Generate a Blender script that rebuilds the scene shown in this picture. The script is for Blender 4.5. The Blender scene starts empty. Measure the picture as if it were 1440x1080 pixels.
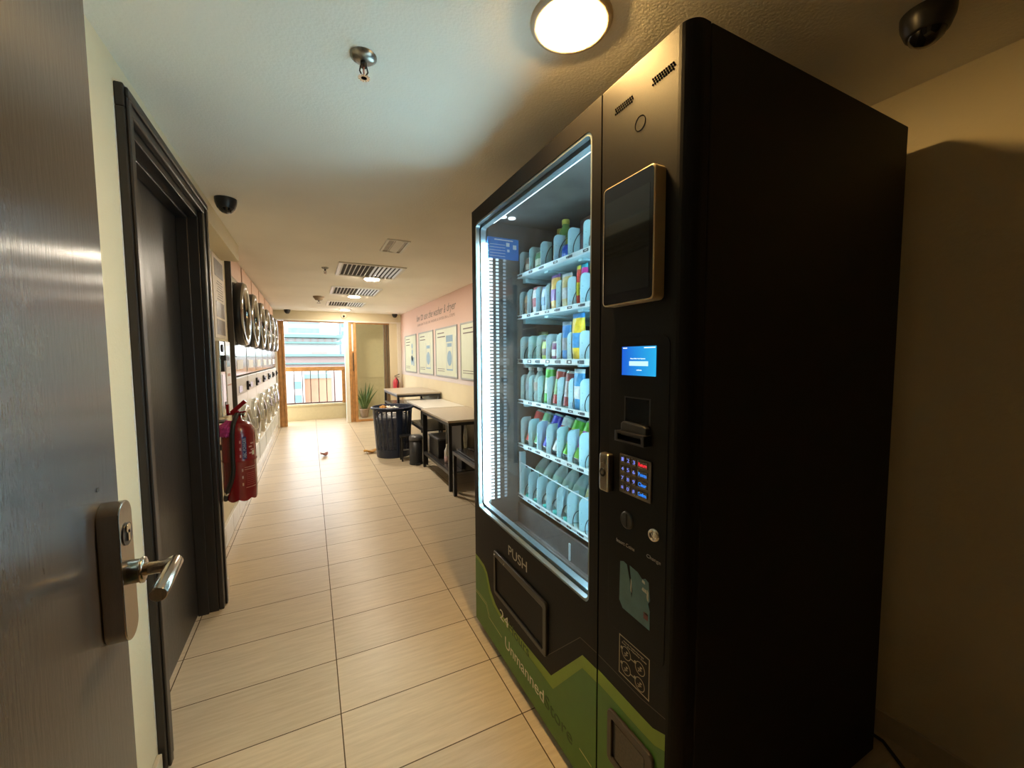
import bpy, bmesh, math, random
from mathutils import Vector, Matrix
random.seed(7)
PI = math.pi
scene = bpy.context.scene
COL = scene.collection

# ------------------------------------------------------------------ materials
MATS = {}
def mat(name, color, rough=0.5, metal=0.0, spec=0.5, noise=0.0, nscale=20.0, bump=0.0, bscale=60.0,
        bstretch=(1, 1, 1), emis=None, estr=0.0, alpha=1.0, coat=0.0, detail=3.0):
    if name in MATS: return MATS[name]
    m = bpy.data.materials.new(name); m.use_nodes = True
    nt = m.node_tree; N = nt.nodes; L = nt.links
    b = N['Principled BSDF']
    b.inputs['Base Color'].default_value = (*color, 1)
    b.inputs['Roughness'].default_value = rough
    b.inputs['Metallic'].default_value = metal
    b.inputs['Specular IOR Level'].default_value = spec
    b.inputs['Coat Weight'].default_value = coat
    b.inputs['Alpha'].default_value = alpha
    if emis:
        b.inputs['Emission Color'].default_value = (*emis, 1)
        b.inputs['Emission Strength'].default_value = estr
    tc = N.new('ShaderNodeNewGeometry')
    if noise > 0:
        n = N.new('ShaderNodeTexNoise'); n.inputs['Scale'].default_value = nscale; n.inputs['Detail'].default_value = detail
        L.new(tc.outputs['Position'], n.inputs['Vector'])
        mr = N.new('ShaderNodeMapRange'); mr.inputs[1].default_value = .3; mr.inputs[2].default_value = .7
        mr.inputs[3].default_value = 1 - noise; mr.inputs[4].default_value = 1 + noise
        L.new(n.outputs['Fac'], mr.inputs[0])
        mx = N.new('ShaderNodeVectorMath'); mx.operation = 'SCALE'
        mx.inputs[0].default_value = color
        L.new(mr.outputs[0], mx.inputs['Scale'])
        L.new(mx.outputs[0], b.inputs['Base Color'])
    if bump > 0:
        mp = N.new('ShaderNodeMapping'); mp.inputs['Scale'].default_value = bstretch
        L.new(tc.outputs['Position'], mp.inputs['Vector'])
        n2 = N.new('ShaderNodeTexNoise'); n2.inputs['Scale'].default_value = bscale; n2.inputs['Detail'].default_value = 4
        L.new(mp.outputs[0], n2.inputs['Vector'])
        bp = N.new('ShaderNodeBump'); bp.inputs['Strength'].default_value = bump; bp.inputs['Distance'].default_value = .01
        L.new(n2.outputs['Fac'], bp.inputs['Height']); L.new(bp.outputs[0], b.inputs['Normal'])
    MATS[name] = m
    return m

def emat(name, color, strength):
    return mat(name, (0.02, 0.02, 0.02), rough=.5, emis=color, estr=strength)

def glass_mat(name, tint=(1, 1, 1), gloss=.08, rough=.02):
    if name in MATS: return MATS[name]
    m = bpy.data.materials.new(name); m.use_nodes = True
    nt = m.node_tree; N = nt.nodes; L = nt.links
    N.remove(N['Principled BSDF'])
    o = N['Material Output']
    t = N.new('ShaderNodeBsdfTransparent'); t.inputs[0].default_value = (*tint, 1)
    g = N.new('ShaderNodeBsdfGlossy'); g.inputs['Roughness'].default_value = rough
    f = N.new('ShaderNodeLayerWeight'); f.inputs['Blend'].default_value = .5
    pw = N.new('ShaderNodeMath'); pw.operation = 'POWER'; pw.inputs[1].default_value = 5; L.new(f.outputs['Facing'], pw.inputs[0])
    ma = N.new('ShaderNodeMath'); ma.operation = 'MULTIPLY_ADD'; ma.inputs[1].default_value = .9; ma.inputs[2].default_value = gloss; L.new(pw.outputs[0], ma.inputs[0])
    mx = N.new('ShaderNodeMixShader')
    L.new(ma.outputs[0], mx.inputs[0]); L.new(t.outputs[0], mx.inputs[1]); L.new(g.outputs[0], mx.inputs[2])
    L.new(mx.outputs[0], o.inputs['Surface'])
    MATS[name] = m
    return m

WARMWHITE = mat('plaster_cream', (.72, .64, .455), rough=.75, noise=.03, nscale=3, bump=.12, bscale=90)
CEIL = mat('ceiling_paint', (.89, .86, .77), rough=.8, noise=.03, nscale=2, bump=.18, bscale=120)
TRIMW = mat('trim_cream', (.74, .68, .52), rough=.6, noise=.02)
TRIMLIGHT = mat('trim_ivory', (.80, .76, .66), rough=.5, noise=.02)
DOORDARK = mat('dark_door_laminate', (.035, .031, .030), rough=.34, spec=.6, noise=.15, nscale=60, bump=.12, bscale=60, bstretch=(3, 3, .35))
LEAFDARK = mat('open_door_laminate', (.062, .054, .048), rough=.19, spec=.7, noise=.10, nscale=50, bump=.035, bscale=60, bstretch=(3, 3, .35))
CASING = mat('black_brown_casing', (.022, .018, .016), rough=.35, noise=.1)
STEEL = mat('brushed_steel', (.42, .37, .31), rough=.2, metal=1, bump=.03, bscale=200, bstretch=(1, 1, .1))
CHROME = mat('chrome', (.75, .72, .68), rough=.12, metal=1)
MBLACK = mat('machine_black', (.010, .009, .0085), rough=.48, spec=.12, noise=.06, nscale=200, bump=.05, bscale=500)
MBLACK2 = mat('machine_black_satin', (.012, .012, .012), rough=.3, noise=.05)
MSIDE = mat('machine_side_black', (.010, .009, .009), rough=.6, spec=.25, bump=.04, bscale=500)
GREENL = mat('decal_lime', (.20, .31, .018), rough=.45, noise=.04)
GREEND = mat('decal_green', (.065, .18, .018), rough=.45, noise=.05)
CREAMTXT = mat('decal_cream', (.75, .72, .62), rough=.5, noise=.02)
GREENTXT = mat('decal_dark_green', (.030, .085, .012), rough=.5, noise=.02)
OLIVELINE = mat('decal_olive_line', (.42, .45, .2), rough=.5, noise=.02)
BROWNLINE = mat('decal_brown_line', (.055, .042, .035), rough=.5, noise=.02)
GOLD = mat('champagne_metal', (.60, .47, .28), rough=.35, metal=.35, noise=.03)
SCREENBLK = mat('glossy_black_glass', (.008, .008, .010), rough=.08, spec=.6, noise=.02)
SCREENIN = mat('screen_off_panel', (.012, .014, .016), rough=.05, spec=.8, noise=.02)
INTER = mat('cabinet_interior', (.10, .10, .10), rough=.22, noise=.25, nscale=9, bump=.05, bscale=30)
PLATE = mat('lane_plate_pale_blue', (.40, .60, .66), rough=.45, noise=.03)
RAIL = mat('price_rail_pale', (.60, .70, .74), rough=.4, noise=.03)
TAGBLK = mat('price_tag_black', (.03, .035, .045), rough=.4, noise=.05)
WHITE = mat('plain_white', (.8, .8, .8), rough=.5, noise=.02)
COIL = mat('coil_wire', (.03, .035, .04), rough=.3, metal=.2, noise=.05)
BLKMETAL = mat('black_powder_metal', (.018, .018, .020), rough=.35, noise=.1)
TABLETOP = mat('table_beige_top', (.47, .40, .32), rough=.3, noise=.05, nscale=30, bump=.02)
SHELFBLK = mat('dark_shelf_board', (.035, .03, .028), rough=.25, noise=.1)
BASKET = mat('navy_plastic', (.012, .022, .055), rough=.38, noise=.06)
BLKPLAST = mat('black_plastic', (.015, .015, .016), rough=.35, noise=.08)
RED = mat('extinguisher_red', (.21, .008, .012), rough=.25, coat=.5, noise=.05)
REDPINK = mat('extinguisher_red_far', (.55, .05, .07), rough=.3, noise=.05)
RUBBER = mat('black_rubber', (.015, .014, .014), rough=.5, noise=.1)
PINKCLOTH = mat('magenta_cloth', (.45, .05, .25), rough=.9, noise=.3, nscale=60, bump=.4, bscale=120)
WOOD = mat('honey_wood', (.47, .24, .085), rough=.4, noise=.18, nscale=14, bump=.05, bscale=40, bstretch=(4, 4, .4))
WHITEMET = mat('white_enamel', (.74, .74, .70), rough=.28, noise=.02)
STAINLESS = mat('stainless_front', (.66, .66, .63), rough=.16, metal=.85, noise=.03)
DARKPANEL = mat('dark_brown_panel', (.045, .038, .032), rough=.35, noise=.1)
PINKSIGN = mat('salmon_sign', (.66, .42, .30), rough=.5, noise=.03)
TILEWHITE = mat('white_glazed_tile', (.72, .70, .64), rough=.15, noise=.04)
LAMP = emat('lamp_diffuser', (1.0, .60, .20), 150)
LAMPFAR = emat('lamp_diffuser_far', (1.0, .87, .68), 200)
LED = emat('led_strip_cool', (.56, .88, 1.0), 29)
LEDREFL1 = emat('led_reflection_bright', (.75, .93, 1.0), 1.3)  # glow for mirror images of the led strip, fading by row
LEDREFL2 = emat('led_reflection_mid', (.62, .85, 1.0), .7)
LEDREFL3 = emat('led_reflection_dim', (.45, .65, .8), .3)
POSTERBG = mat('wall_mural_pink', (.66, .47, .40), rough=.6, noise=.02)
POSTER = mat('poster_paper', (.60, .65, .50), rough=.4, noise=.03, nscale=6)
POSTERFR = mat('poster_frame_grey', (.32, .34, .34), rough=.4, noise=.03)
INKGREY = mat('ink_grey', (.14, .12, .11), rough=.6, noise=.02)
INKBLUE = mat('ink_blue', (.25, .40, .55), rough=.6, noise=.05)
GREYWALL = mat('outdoor_cream', (.60, .53, .34), rough=.8, noise=.03)
LEAF = mat('aloe_leaf', (.12, .20, .07), rough=.45, noise=.3, nscale=40)
POT = mat('clay_pot', (.42, .30, .22), rough=.8, noise=.1)

def floor_mat():
    m = bpy.data.materials.new('floor_tile'); m.use_nodes = True
    nt = m.node_tree; N = nt.nodes; L = nt.links; b = N['Principled BSDF']
    g = N.new('ShaderNodeNewGeometry'); s = N.new('ShaderNodeSeparateXYZ'); L.new(g.outputs['Position'], s.inputs[0])
    def M(op, a, bb=None, c=None):
        n = N.new('ShaderNodeMath'); n.operation = op
        for i, v in enumerate((a, bb, c)):
            if v is None: continue
            if isinstance(v, (int, float)): n.inputs[i].default_value = v
            else: L.new(v, n.inputs[i])
        return n.outputs[0]
    u = M('DIVIDE', M('SUBTRACT', s.outputs[0], .0563), .598)
    v = M('DIVIDE', M('SUBTRACT', s.outputs[1], 1.550), .300)
    fu = M('FRACT', M('ADD', u, 40)); fv = M('FRACT', M('ADD', v, 40))
    du = M('MULTIPLY', M('MINIMUM', fu, M('SUBTRACT', 1, fu)), .598)
    dv = M('MULTIPLY', M('MINIMUM', fv, M('SUBTRACT', 1, fv)), .300)
    d = M('MINIMUM', du, dv)
    gr = M('LESS_THAN', d, .0020)
    cu = M('FLOOR', M('ADD', u, 40)); cv = M('FLOOR', M('ADD', v, 40))
    cb = N.new('ShaderNodeCombineXYZ'); L.new(cu, cb.inputs[0]); L.new(cv, cb.inputs[1])
    wn = N.new('ShaderNodeTexWhiteNoise'); L.new(cb.outputs[0], wn.inputs[0])
    mp = N.new('ShaderNodeMapping'); mp.inputs['Scale'].default_value = (1.2, 14, 1); L.new(g.outputs['Position'], mp.inputs[0])
    # offset the grain from tile to tile
    off = N.new('ShaderNodeVectorMath'); off.operation = 'ADD'; L.new(mp.outputs[0], off.inputs[0]); L.new(wn.outputs['Color'], off.inputs[1])
    nz = N.new('ShaderNodeTexNoise'); nz.inputs['Scale'].default_value = 5; nz.inputs['Detail'].default_value = 6; nz.inputs['Roughness'].default_value = .65
    L.new(off.outputs[0], nz.inputs['Vector'])
    cr = N.new('ShaderNodeValToRGB')
    cr.color_ramp.elements[0].position = .25; cr.color_ramp.elements[0].color = (.53, .43, .30, 1)
    cr.color_ramp.elements[1].position = .75; cr.color_ramp.elements[1].color = (.68, .57, .41, 1)
    L.new(nz.outputs['Fac'], cr.inputs[0])
    hs = N.new('ShaderNodeHueSaturation'); L.new(cr.outputs[0], hs.inputs['Color'])
    L.new(M('ADD', M('MULTIPLY', wn.outputs['Value'], .10), .95), hs.inputs['Value'])
    mx = N.new('ShaderNodeMix'); mx.data_type = 'RGBA'
    L.new(gr, mx.inputs['Factor']); L.new(hs.outputs[0], mx.inputs['A']); mx.inputs['B'].default_value = (.10, .065, .035, 1)
    L.new(mx.outputs['Result'], b.inputs['Base Color'])
    L.new(M('ADD', M('MULTIPLY', gr, .4), .33), b.inputs['Roughness'])
    b.inputs['Specular IOR Level'].default_value = .2
    h = M('SUBTRACT', M('MULTIPLY', nz.outputs['Fac'], .25), gr)
    bp = N.new('ShaderNodeBump'); bp.inputs['Strength'].default_value = .35; bp.inputs['Distance'].default_value = .004
    L.new(h, bp.inputs['Height']); L.new(bp.outputs[0], b.inputs['Normal'])
    return m
FLOOR = floor_mat()

def gradient_mat(name, axis, lo, hi, c0, c1, rough=.6, emission=0):
    m = bpy.data.materials.new(name); m.use_nodes = True
    nt = m.node_tree; N = nt.nodes; L = nt.links; b = N['Principled BSDF']
    g = N.new('ShaderNodeNewGeometry'); s = N.new('ShaderNodeSeparateXYZ'); L.new(g.outputs['Position'], s.inputs[0])
    mr = N.new('ShaderNodeMapRange'); mr.inputs[1].default_value = lo; mr.inputs[2].default_value = hi
    L.new(s.outputs[axis], mr.inputs[0])
    cr = N.new('ShaderNodeValToRGB'); cr.color_ramp.elements[0].color = (*c0, 1); cr.color_ramp.elements[1].color = (*c1, 1)
    L.new(mr.outputs[0], cr.inputs[0])
    if emission:
        L.new(cr.outputs[0], b.inputs['Emission Color']); b.inputs['Emission Strength'].default_value = emission
        b.inputs['Base Color'].default_value = (.01, .01, .01, 1)
    else: L.new(cr.outputs[0], b.inputs['Base Color'])
    b.inputs['Roughness'].default_value = rough
    return m
# printed mural: salmon at the top fading to a pale lilac band at the bottom (printed design)
MURAL = gradient_mat('printed_mural', 2, 1.0, 1.95, (.66, .60, .60), (.66, .44, .36))
SCREENBLUE = gradient_mat('payment_screen_picture', 1, .668, .778, (.02, .40, .75), (.01, .10, .62), rough=.2, emission=.55)

def aniso(m, rough, amount, tangent):
    nt = m.node_tree; b = nt.nodes['Principled BSDF']; b.inputs['Roughness'].default_value = rough
    b.inputs['Anisotropic'].default_value = amount
    v = nt.nodes.new('ShaderNodeCombineXYZ')
    for i in range(3): v.inputs[i].default_value = tangent[i]
    nt.links.new(v.outputs[0], b.inputs['Tangent'])
aniso(LEAFDARK, .22, .92, (0, 1, 0))

# ------------------------------------------------------------------ geometry helpers
def box(bm, x0, x1, y0, y1, z0, z1, rot=None, mi=0):
    x0, x1 = min(x0, x1), max(x0, x1); y0, y1 = min(y0, y1), max(y0, y1); z0, z1 = min(z0, z1), max(z0, z1)
    vs = [bm.verts.new((x, y, z)) for x in (x0, x1) for y in (y0, y1) for z in (z0, z1)]
    fs = [(0, 1, 3, 2), (4, 6, 7, 5), (0, 4, 5, 1), (2, 3, 7, 6), (0, 2, 6, 4), (1, 5, 7, 3)]
    out = []
    for f in fs:
        F = bm.faces.new([vs[i] for i in f]); F.material_index = mi; out.append(F)
    if rot is not None:
        bmesh.ops.transform(bm, matrix=rot, verts=vs)
    return vs

def frame_axes(d):
    d = Vector(d).normalized()
    a = Vector((0, 0, 1)) if abs(d.z) < .9 else Vector((1, 0, 0))
    u = d.cross(a).normalized(); v = d.cross(u).normalized()
    return u, v

def cyl(bm, p0, p1, r0, r1=None, seg=24, caps=True, mi=0):
    if r1 is None: r1 = r0
    p0, p1 = Vector(p0), Vector(p1); u, v = frame_axes(p1 - p0)
    A = [bm.verts.new(p0 + (u * math.cos(2 * PI * i / seg) + v * math.sin(2 * PI * i / seg)) * r0) for i in range(seg)]
    B = [bm.verts.new(p1 + (u * math.cos(2 * PI * i / seg) + v * math.sin(2 * PI * i / seg)) * r1) for i in range(seg)]
    for i in range(seg):
        f = bm.faces.new((A[i], A[(i + 1) % seg], B[(i + 1) % seg], B[i])); f.smooth = True; f.material_index = mi
    if caps:
        bm.faces.new(A[::-1]).material_index = mi; bm.faces.new(B).material_index = mi
    return A + B

def lathe(bm, prof, c=(0, 0, 0), axis=(0, 0, 1), seg=28, mi=0, sx=1.0, sy=1.0):
    """prof: list of (radius, height) along axis from c"""
    c = Vector(c); ax = Vector(axis).normalized(); u, v = frame_axes(ax)
    if abs(ax.z) > .99: u, v = Vector((1, 0, 0)), Vector((0, 1, 0))
    rings = []
    for r, h in prof:
        if r < 1e-5: rings.append([bm.verts.new(c + ax * h)])
        else: rings.append([bm.verts.new(c + ax * h + (u * math.cos(2 * PI * i / seg) * sx + v * math.sin(2 * PI * i / seg) * sy) * r) for i in range(seg)])
    for a, b in zip(rings, rings[1:]):
        for i in range(seg):
            j = (i + 1) % seg
            if len(a) == 1 and len(b) == 1: continue
            if len(a) == 1: f = bm.faces.new((a[0], b[j], b[i]))
            elif len(b) == 1: f = bm.faces.new((a[i], a[j], b[0]))
            else: f = bm.faces.new((a[i], a[j], b[j], b[i]))
            f.smooth = True; f.material_index = mi
    return rings

def tube(bm, pts, r, seg=8, mi=0, closed=False):
    pts = [Vector(p) for p in pts]; n = len(pts); rings = []
    pu = None
    for i, p in enumerate(pts):
        if closed: d = pts[(i + 1) % n] - pts[i - 1]
        else: d = pts[min(i + 1, n - 1)] - pts[max(i - 1, 0)]
        d.normalize()
        if pu is None: u, v = frame_axes(d)
        else:
            u = (pu - d * pu.dot(d)).normalized(); v = d.cross(u)
        pu = u
        rr = r[i] if isinstance(r, (list, tuple)) else r
        rings.append([bm.verts.new(p + (u * math.cos(2 * PI * k / seg) + v * math.sin(2 * PI * k / seg)) * rr) for k in range(seg)])
    m = n if closed else n - 1
    for i in range(m):
        a, b = rings[i], rings[(i + 1) % n]
        for k in range(seg):
            f = bm.faces.new((a[k], a[(k + 1) % seg], b[(k + 1) % seg], b[k])); f.smooth = True; f.material_index = mi
    if not closed:
        bm.faces.new(rings[0][::-1]); bm.faces.new(rings[-1])

def prism(bm, pts, plane, d0, d1, mi=0):
    """pts 2D polygon. plane 'yz' extruded in x from d0 to d1, 'xz' in y, 'xy' in z"""
    def P(a, b, d):
        return {'yz': (d, a, b), 'xz': (a, d, b), 'xy': (a, b, d)}[plane]
    A = [bm.verts.new(P(a, b, d0)) for a, b in pts]; B = [bm.verts.new(P(a, b, d1)) for a, b in pts]
    n = len(pts)
    for i in range(n):
        bm.faces.new((A[i], A[(i + 1) % n], B[(i + 1) % n], B[i])).material_index = mi
    bm.faces.new(A[::-1]).material_index = mi; bm.faces.new(B).material_index = mi

def rrect(a0, a1, b0, b1, r, n=6):
    pts = []
    for cx, cy, s in ((a1 - r, b1 - r, 0), (a0 + r, b1 - r, 1), (a0 + r, b0 + r, 2), (a1 - r, b0 + r, 3)):
        for k in range(n + 1):
            t = (s + k / n) * PI / 2
            pts.append((cx + r * math.cos(t), cy + r * math.sin(t)))
    return pts

def ring_prism(bm, outer, inner, plane, d0, d1, mi=0):
    def P(a, b, d):
        return {'yz': (d, a, b), 'xz': (a, d, b), 'xy': (a, b, d)}[plane]
    n = len(outer)
    O0 = [bm.verts.new(P(a, b, d0)) for a, b in outer]; O1 = [bm.verts.new(P(a, b, d1)) for a, b in outer]
    I0 = [bm.verts.new(P(a, b, d0)) for a, b in inner]; I1 = [bm.verts.new(P(a, b, d1)) for a, b in inner]
    for i in range(n):
        j = (i + 1) % n
        for f in ((O0[i], O0[j], O1[j], O1[i]), (I0[j], I0[i], I1[i], I1[j]), (O0[j], O0[i], I0[i], I0[j]), (O1[i], O1[j], I1[j], I1[i])):
            bm.faces.new(f).material_index = mi

def sphere(bm, c, r, seg=16, sc=(1, 1, 1), mi=0):
    m = Matrix.Translation(c) @ Matrix.Diagonal((r * sc[0], r * sc[1], r * sc[2], 1))
    res = bmesh.ops.create_uvsphere(bm, u_segments=seg, v_segments=max(6, seg // 2), radius=1, matrix=m)
    for v in res['verts']:
        for f in v.link_faces: f.smooth = True; f.material_index = mi

def new(name, bm, m, parent=None, bevel=0.0, segs=2, recalc=True):
    me = bpy.data.meshes.new(name)
    if recalc: bmesh.ops.recalc_face_normals(bm, faces=bm.faces)
    bm.to_mesh(me); bm.free()
    for q in (m if isinstance(m, (list, tuple)) else [m]): me.materials.append(q)
    o = bpy.data.objects.new(name, me); COL.objects.link(o)
    if parent is not None:
        o.parent = parent
        if parent.type == 'EMPTY': o.matrix_parent_inverse = parent.matrix_basis.inverted()
        elif parent.parent is None: o.matrix_parent_inverse = parent.matrix_basis.inverted()
    if bevel:
        b = o.modifiers.new('bevel', 'BEVEL'); b.width = bevel; b.segments = segs; b.limit_method = 'ANGLE'; b.angle_limit = .6
    return o

def bx(name, dims, m, parent=None, bevel=0.0):
    bm = bmesh.new(); box(bm, *dims); return new(name, bm, m, parent, bevel)

def thing(name, label, cat, loc=(0, 0, 0), group=None):
    o = bpy.data.objects.new(name, None); COL.objects.link(o); o.location = loc
    o.empty_display_size = .05
    o['label'] = label; o['category'] = cat
    if group: o['group'] = group
    return o
def tag(o, label, cat, group=None, kind=None):
    if label: o['label'] = label
    if cat: o['category'] = cat
    if group: o['group'] = group
    if kind: o['kind'] = kind
    return o
def struct(o, label=None):
    o['kind'] = 'structure'
    if label: o['label'] = label
    return o
def dup(root, loc, label, rotz=None, group=None):
    r = root.copy(); COL.objects.link(r); r.location = loc
    if rotz is not None: r.rotation_euler = (0, 0, rotz)
    r['label'] = label
    if group: r['group'] = group
    for ch in list(root.children):
        c = ch.copy(); COL.objects.link(c); mi = ch.matrix_parent_inverse.copy(); c.parent = r; c.matrix_parent_inverse = mi
        for g in list(ch.children):
            d = g.copy(); COL.objects.link(d); mi = g.matrix_parent_inverse.copy(); d.parent = c; d.matrix_parent_inverse = mi
    return r

def text(name, body, facing, origin, w, h, m, parent, depth=.0006, shear=0.0, vertical=False):
    """origin = (left, bottom) start; facing '-x','+x','-y': plane coordinate comes third. Fits w x h."""
    cu = bpy.data.curves.new('t', 'FONT'); cu.body = body; cu.size = 1; cu.resolution_u = 3; cu.shear = shear
    cu.align_x = 'LEFT'
    ob = bpy.data.objects.new('t', cu); COL.objects.link(ob)
    dg = bpy.context.evaluated_depsgraph_get(); dg.update()
    me = bpy.data.meshes.new_from_object(ob.evaluated_get(dg))
    bpy.data.objects.remove(ob); bpy.data.curves.remove(cu)
    xs = [v.co.x for v in me.vertices]; ys = [v.co.y for v in me.vertices]
    x0, x1, y0, y1 = min(xs), max(xs), min(ys), max(ys)
    a, b, d = origin
    for v in me.vertices:
        u = (v.co.x - x0) / (x1 - x0); t = (v.co.y - y0) / (y1 - y0)
        if vertical: uu = (1 - t) * w; tt = u * h      # reads upward
        else: uu = u * w; tt = t * h
        if facing == '-x': v.co = Vector((d, a - uu, b + tt))
        elif facing == '+x': v.co = Vector((d, a + uu, b + tt))
        elif facing == '-y': v.co = Vector((a + uu, d, b + tt))
    bm = bmesh.new(); bm.from_mesh(me); bpy.data.meshes.remove(me)
    ext = {'-x': Vector((-depth, 0, 0)), '+x': Vector((depth, 0, 0)), '-y': Vector((0, -depth, 0))}[facing]
    r = bmesh.ops.extrude_face_region(bm, geom=bm.faces[:])
    bmesh.ops.translate(bm, vec=ext, verts=[e for e in r['geom'] if isinstance(e, bmesh.types.BMVert)])
    return new(name, bm, m, parent)

# ------------------------------------------------------------------ camera (fitted)
H = 1.31
F, YAW, PIT, ROL = 569.97, .4602, .0659, -.0056
f = Vector((math.sin(YAW) * math.cos(PIT), math.cos(YAW) * math.cos(PIT), -math.sin(PIT)))
r = Vector((math.cos(YAW), -math.sin(YAW), 0)); u = r.cross(f)
r2 = r * math.cos(ROL) + u * math.sin(ROL); u2 = -r * math.sin(ROL) + u * math.cos(ROL)
cam = bpy.data.cameras.new('camera'); co = bpy.data.objects.new('camera', cam); COL.objects.link(co)
mw = Matrix((r2, u2, -f)).transposed().to_4x4(); mw.translation = (0, 0, H); co.matrix_world = mw
cam.sensor_fit = 'HORIZONTAL'; cam.sensor_width = 36; cam.lens = F / 1440 * 36; cam.clip_start = .02; cam.clip_end = 500
scene.camera = co

# ------------------------------------------------------------------ room shell
XL, XR, YF, YB = -.472, 1.74, 8.83, -1.3
def cz(y): return 2.163 + .0078 * (y - 1.5)
bm = bmesh.new(); box(bm, -1.5, 2.2, YB - .2, 9.75, -.12, 0); struct(new('floor', bm, FLOOR))
bm = bmesh.new()
vs = box(bm, -1.5, 2.2, YB - .2, YF + .12, 2.0, 2.5)
for v in vs:
    if v.co.z < 2.2: v.co.z = cz(v.co.y)
ceiling = struct(new('ceiling', bm, CEIL))
# left wall with the doorway (1.62 - 2.58)
DY0, DY1, DZ = 1.61, 2.527, 2.035
bm = bmesh.new()
box(bm, XL - .12, XL, YB, DY0, 0, 2.3)
box(bm, XL - .12, XL, DY0, DY1, DZ, 2.3)
box(bm, XL - .12, XL, DY1, 2.725, 0, 2.3)
struct(new('wall_left', bm, WARMWHITE))
# recess wall with notices, bulkhead beam above
bm = bmesh.new(); box(bm, -.70, -.585, 2.725, 3.93, 0, 2.3); struct(new('wall_recess', bm, WARMWHITE))
bm = bmesh.new(); box(bm, -.585, XL, 2.725, 3.81, 2.06, 2.3); struct(new('wall_bulkhead', bm, WARMWHITE))
# alcove holding the laundry machines
bm = bmesh.new(); box(bm, -1.5, -1.36, 3.93, YF, 0, 2.5); box(bm, -1.36, -.70, 3.80, 3.93, 0, 2.3)
struct(new('wall_alcove', bm, WARMWHITE))
bm = bmesh.new(); box(bm, XR, XR + .15, YB, YF, 0, 2.5); struct(new('wall_right', bm, WARMWHITE))
bm = bmesh.new(); box(bm, XL - .12, XR + .15, YB - .12, YB, 0, 2.5); struct(new('wall_back', bm, mat('unlit_lobby_dark', (.06, .045, .03), rough=.6, noise=.1)))  # unseen wall, coloured dark to stand for the unlit space behind
# far wall: header beam, pillar between openings, right cheek
bm = bmesh.new()
box(bm, -1.5, XR + .15, YF, YF + .12, 2.045, 2.5)
box(bm, -1.5, -.56, YF, YF + .12, 0, 2.045)
box(bm, 1.50, XR + .15, YF, YF + .12, 0, 2.045)
struct(new('wall_far', bm, WARMWHITE))
bm = bmesh.new(); box(bm, .625, .70, YF - .02, YF + .12, 0, 2.045); struct(new('trim_1', bm, TRIMLIGHT, bevel=.004))
bm = bmesh.new(); box(bm, -1.36, XR, YF - .03, YF - .002, 2.03, 2.06); box(bm, 1.655, 1.735, YF - .03, YF - .002, 0, 2.03)
box(bm, -.62, -.565, YF - .03, YF - .002, 0, 2.03)
struct(new('trim_2', bm, TRIMLIGHT, bevel=.003))
# baseboards
def bb(name, x0, x1, y0, y1, h=.08):
    bm = bmesh.new(); box(bm, x0, x1, y0, y1, 0.0, h); return struct(new(name, bm, mat('baseboard_tile', (.58, .50, .38), rough=.3, noise=.06), bevel=.002))
bb('baseboard_left', XL, XL + .014, YB, 1.555)
bb('baseboard_left.001', XL, XL + .014, 2.594, 2.725)
bb('baseboard_right', XR - .012, XR, YB, YF - .03)
# door casing and leaf on the left (door_1)
d1 = thing('door_1', None, None, (XL, 2.1, 0)); del d1['label']; del d1['category']; d1['kind'] = 'structure'
bm = bmesh.new()
box(bm, XL, XL + .022, 1.565, 1.635, 0.012, 2.03)
box(bm, XL, XL + .022, 2.507, 2.588, 0, 2.03)
box(bm, XL, XL + .022, 1.565, 2.588, 2.03, 2.095)
box(bm, XL + .022, XL + .030, 1.572, 1.60, 0.012, 2.06); box(bm, XL + .022, XL + .030, 2.552, 2.582, 0, 2.06); box(bm, XL + .022, XL + .030, 1.572, 2.582, 2.06, 2.088)
new('casing', bm, CASING, d1, bevel=.004)
bm = bmesh.new()
box(bm, XL - .12, XL, 1.611, 1.636, 0, DZ); box(bm, XL - .12, XL, 2.500, 2.526, 0, DZ); box(bm, XL - .12, XL, 1.636, 2.500, 2.00, DZ - .001)
box(bm, XL - .085, XL - .04, 1.636, 1.648, 0, 2.0); box(bm, XL - .085, XL - .04, 2.488, 2.500, 0, 2.0); box(bm, XL - .085, XL - .04, 1.636, 2.500, 1.988, 2.0)
new('jamb', bm, CASING, d1, bevel=.002)
bm = bmesh.new(); box(bm, XL - .118, XL - .086, 1.637, 2.499, .006, 1.999); new('door_leaf', bm, DOORDARK, d1, bevel=.002)
# chipped white paint line beside the near casing
bm = bmesh.new()
zz = .1; pts = []
while zz < 2.08: pts.append(zz); zz += .05
for a, b_ in zip(pts, pts[1:]):
    w0 = .003 + .005 * random.random()
    box(bm, XL + .0002, XL + .001, 1.565 - w0, 1.565, a, b_)
new('paint_chips', bm, WHITE, d1)

# open foreground door (door_2), seen from inside its swing
d2 = thing('door_2', None, None, (-.272, -.08, 0)); del d2['label']; del d2['category']; d2['kind'] = 'structure'
bm = bmesh.new(); box(bm, -.317, -.272, -.10, .818, .008, 2.09); new('door_leaf', bm, LEAFDARK, d2, bevel=.0025)
hp = new('handle_plate', (lambda b: (prism(b, rrect(.738, .785, .901, 1.107, .0232, 8), 'yz', -.2725, -.2475), b)[1])(bmesh.new()), STEEL, d2, bevel=.0015)
bm = bmesh.new(); cyl(bm, (-.2475, .7615, 1.058), (-.2462, .7615, 1.058), .0165, seg=32); lk = new('lock_cylinder', bm, mat('lock_dark', (.05, .045, .04), rough=.3, metal=.8, noise=.1), hp)
bm = bmesh.new(); cyl(bm, (-.2465, .7615, 1.066), (-.2445, .7615, 1.066), .007, seg=20); box(bm, -.2465, -.2445, .7585, .7645, 1.048, 1.064); new('key_barrel', bm, CHROME, hp)
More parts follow.
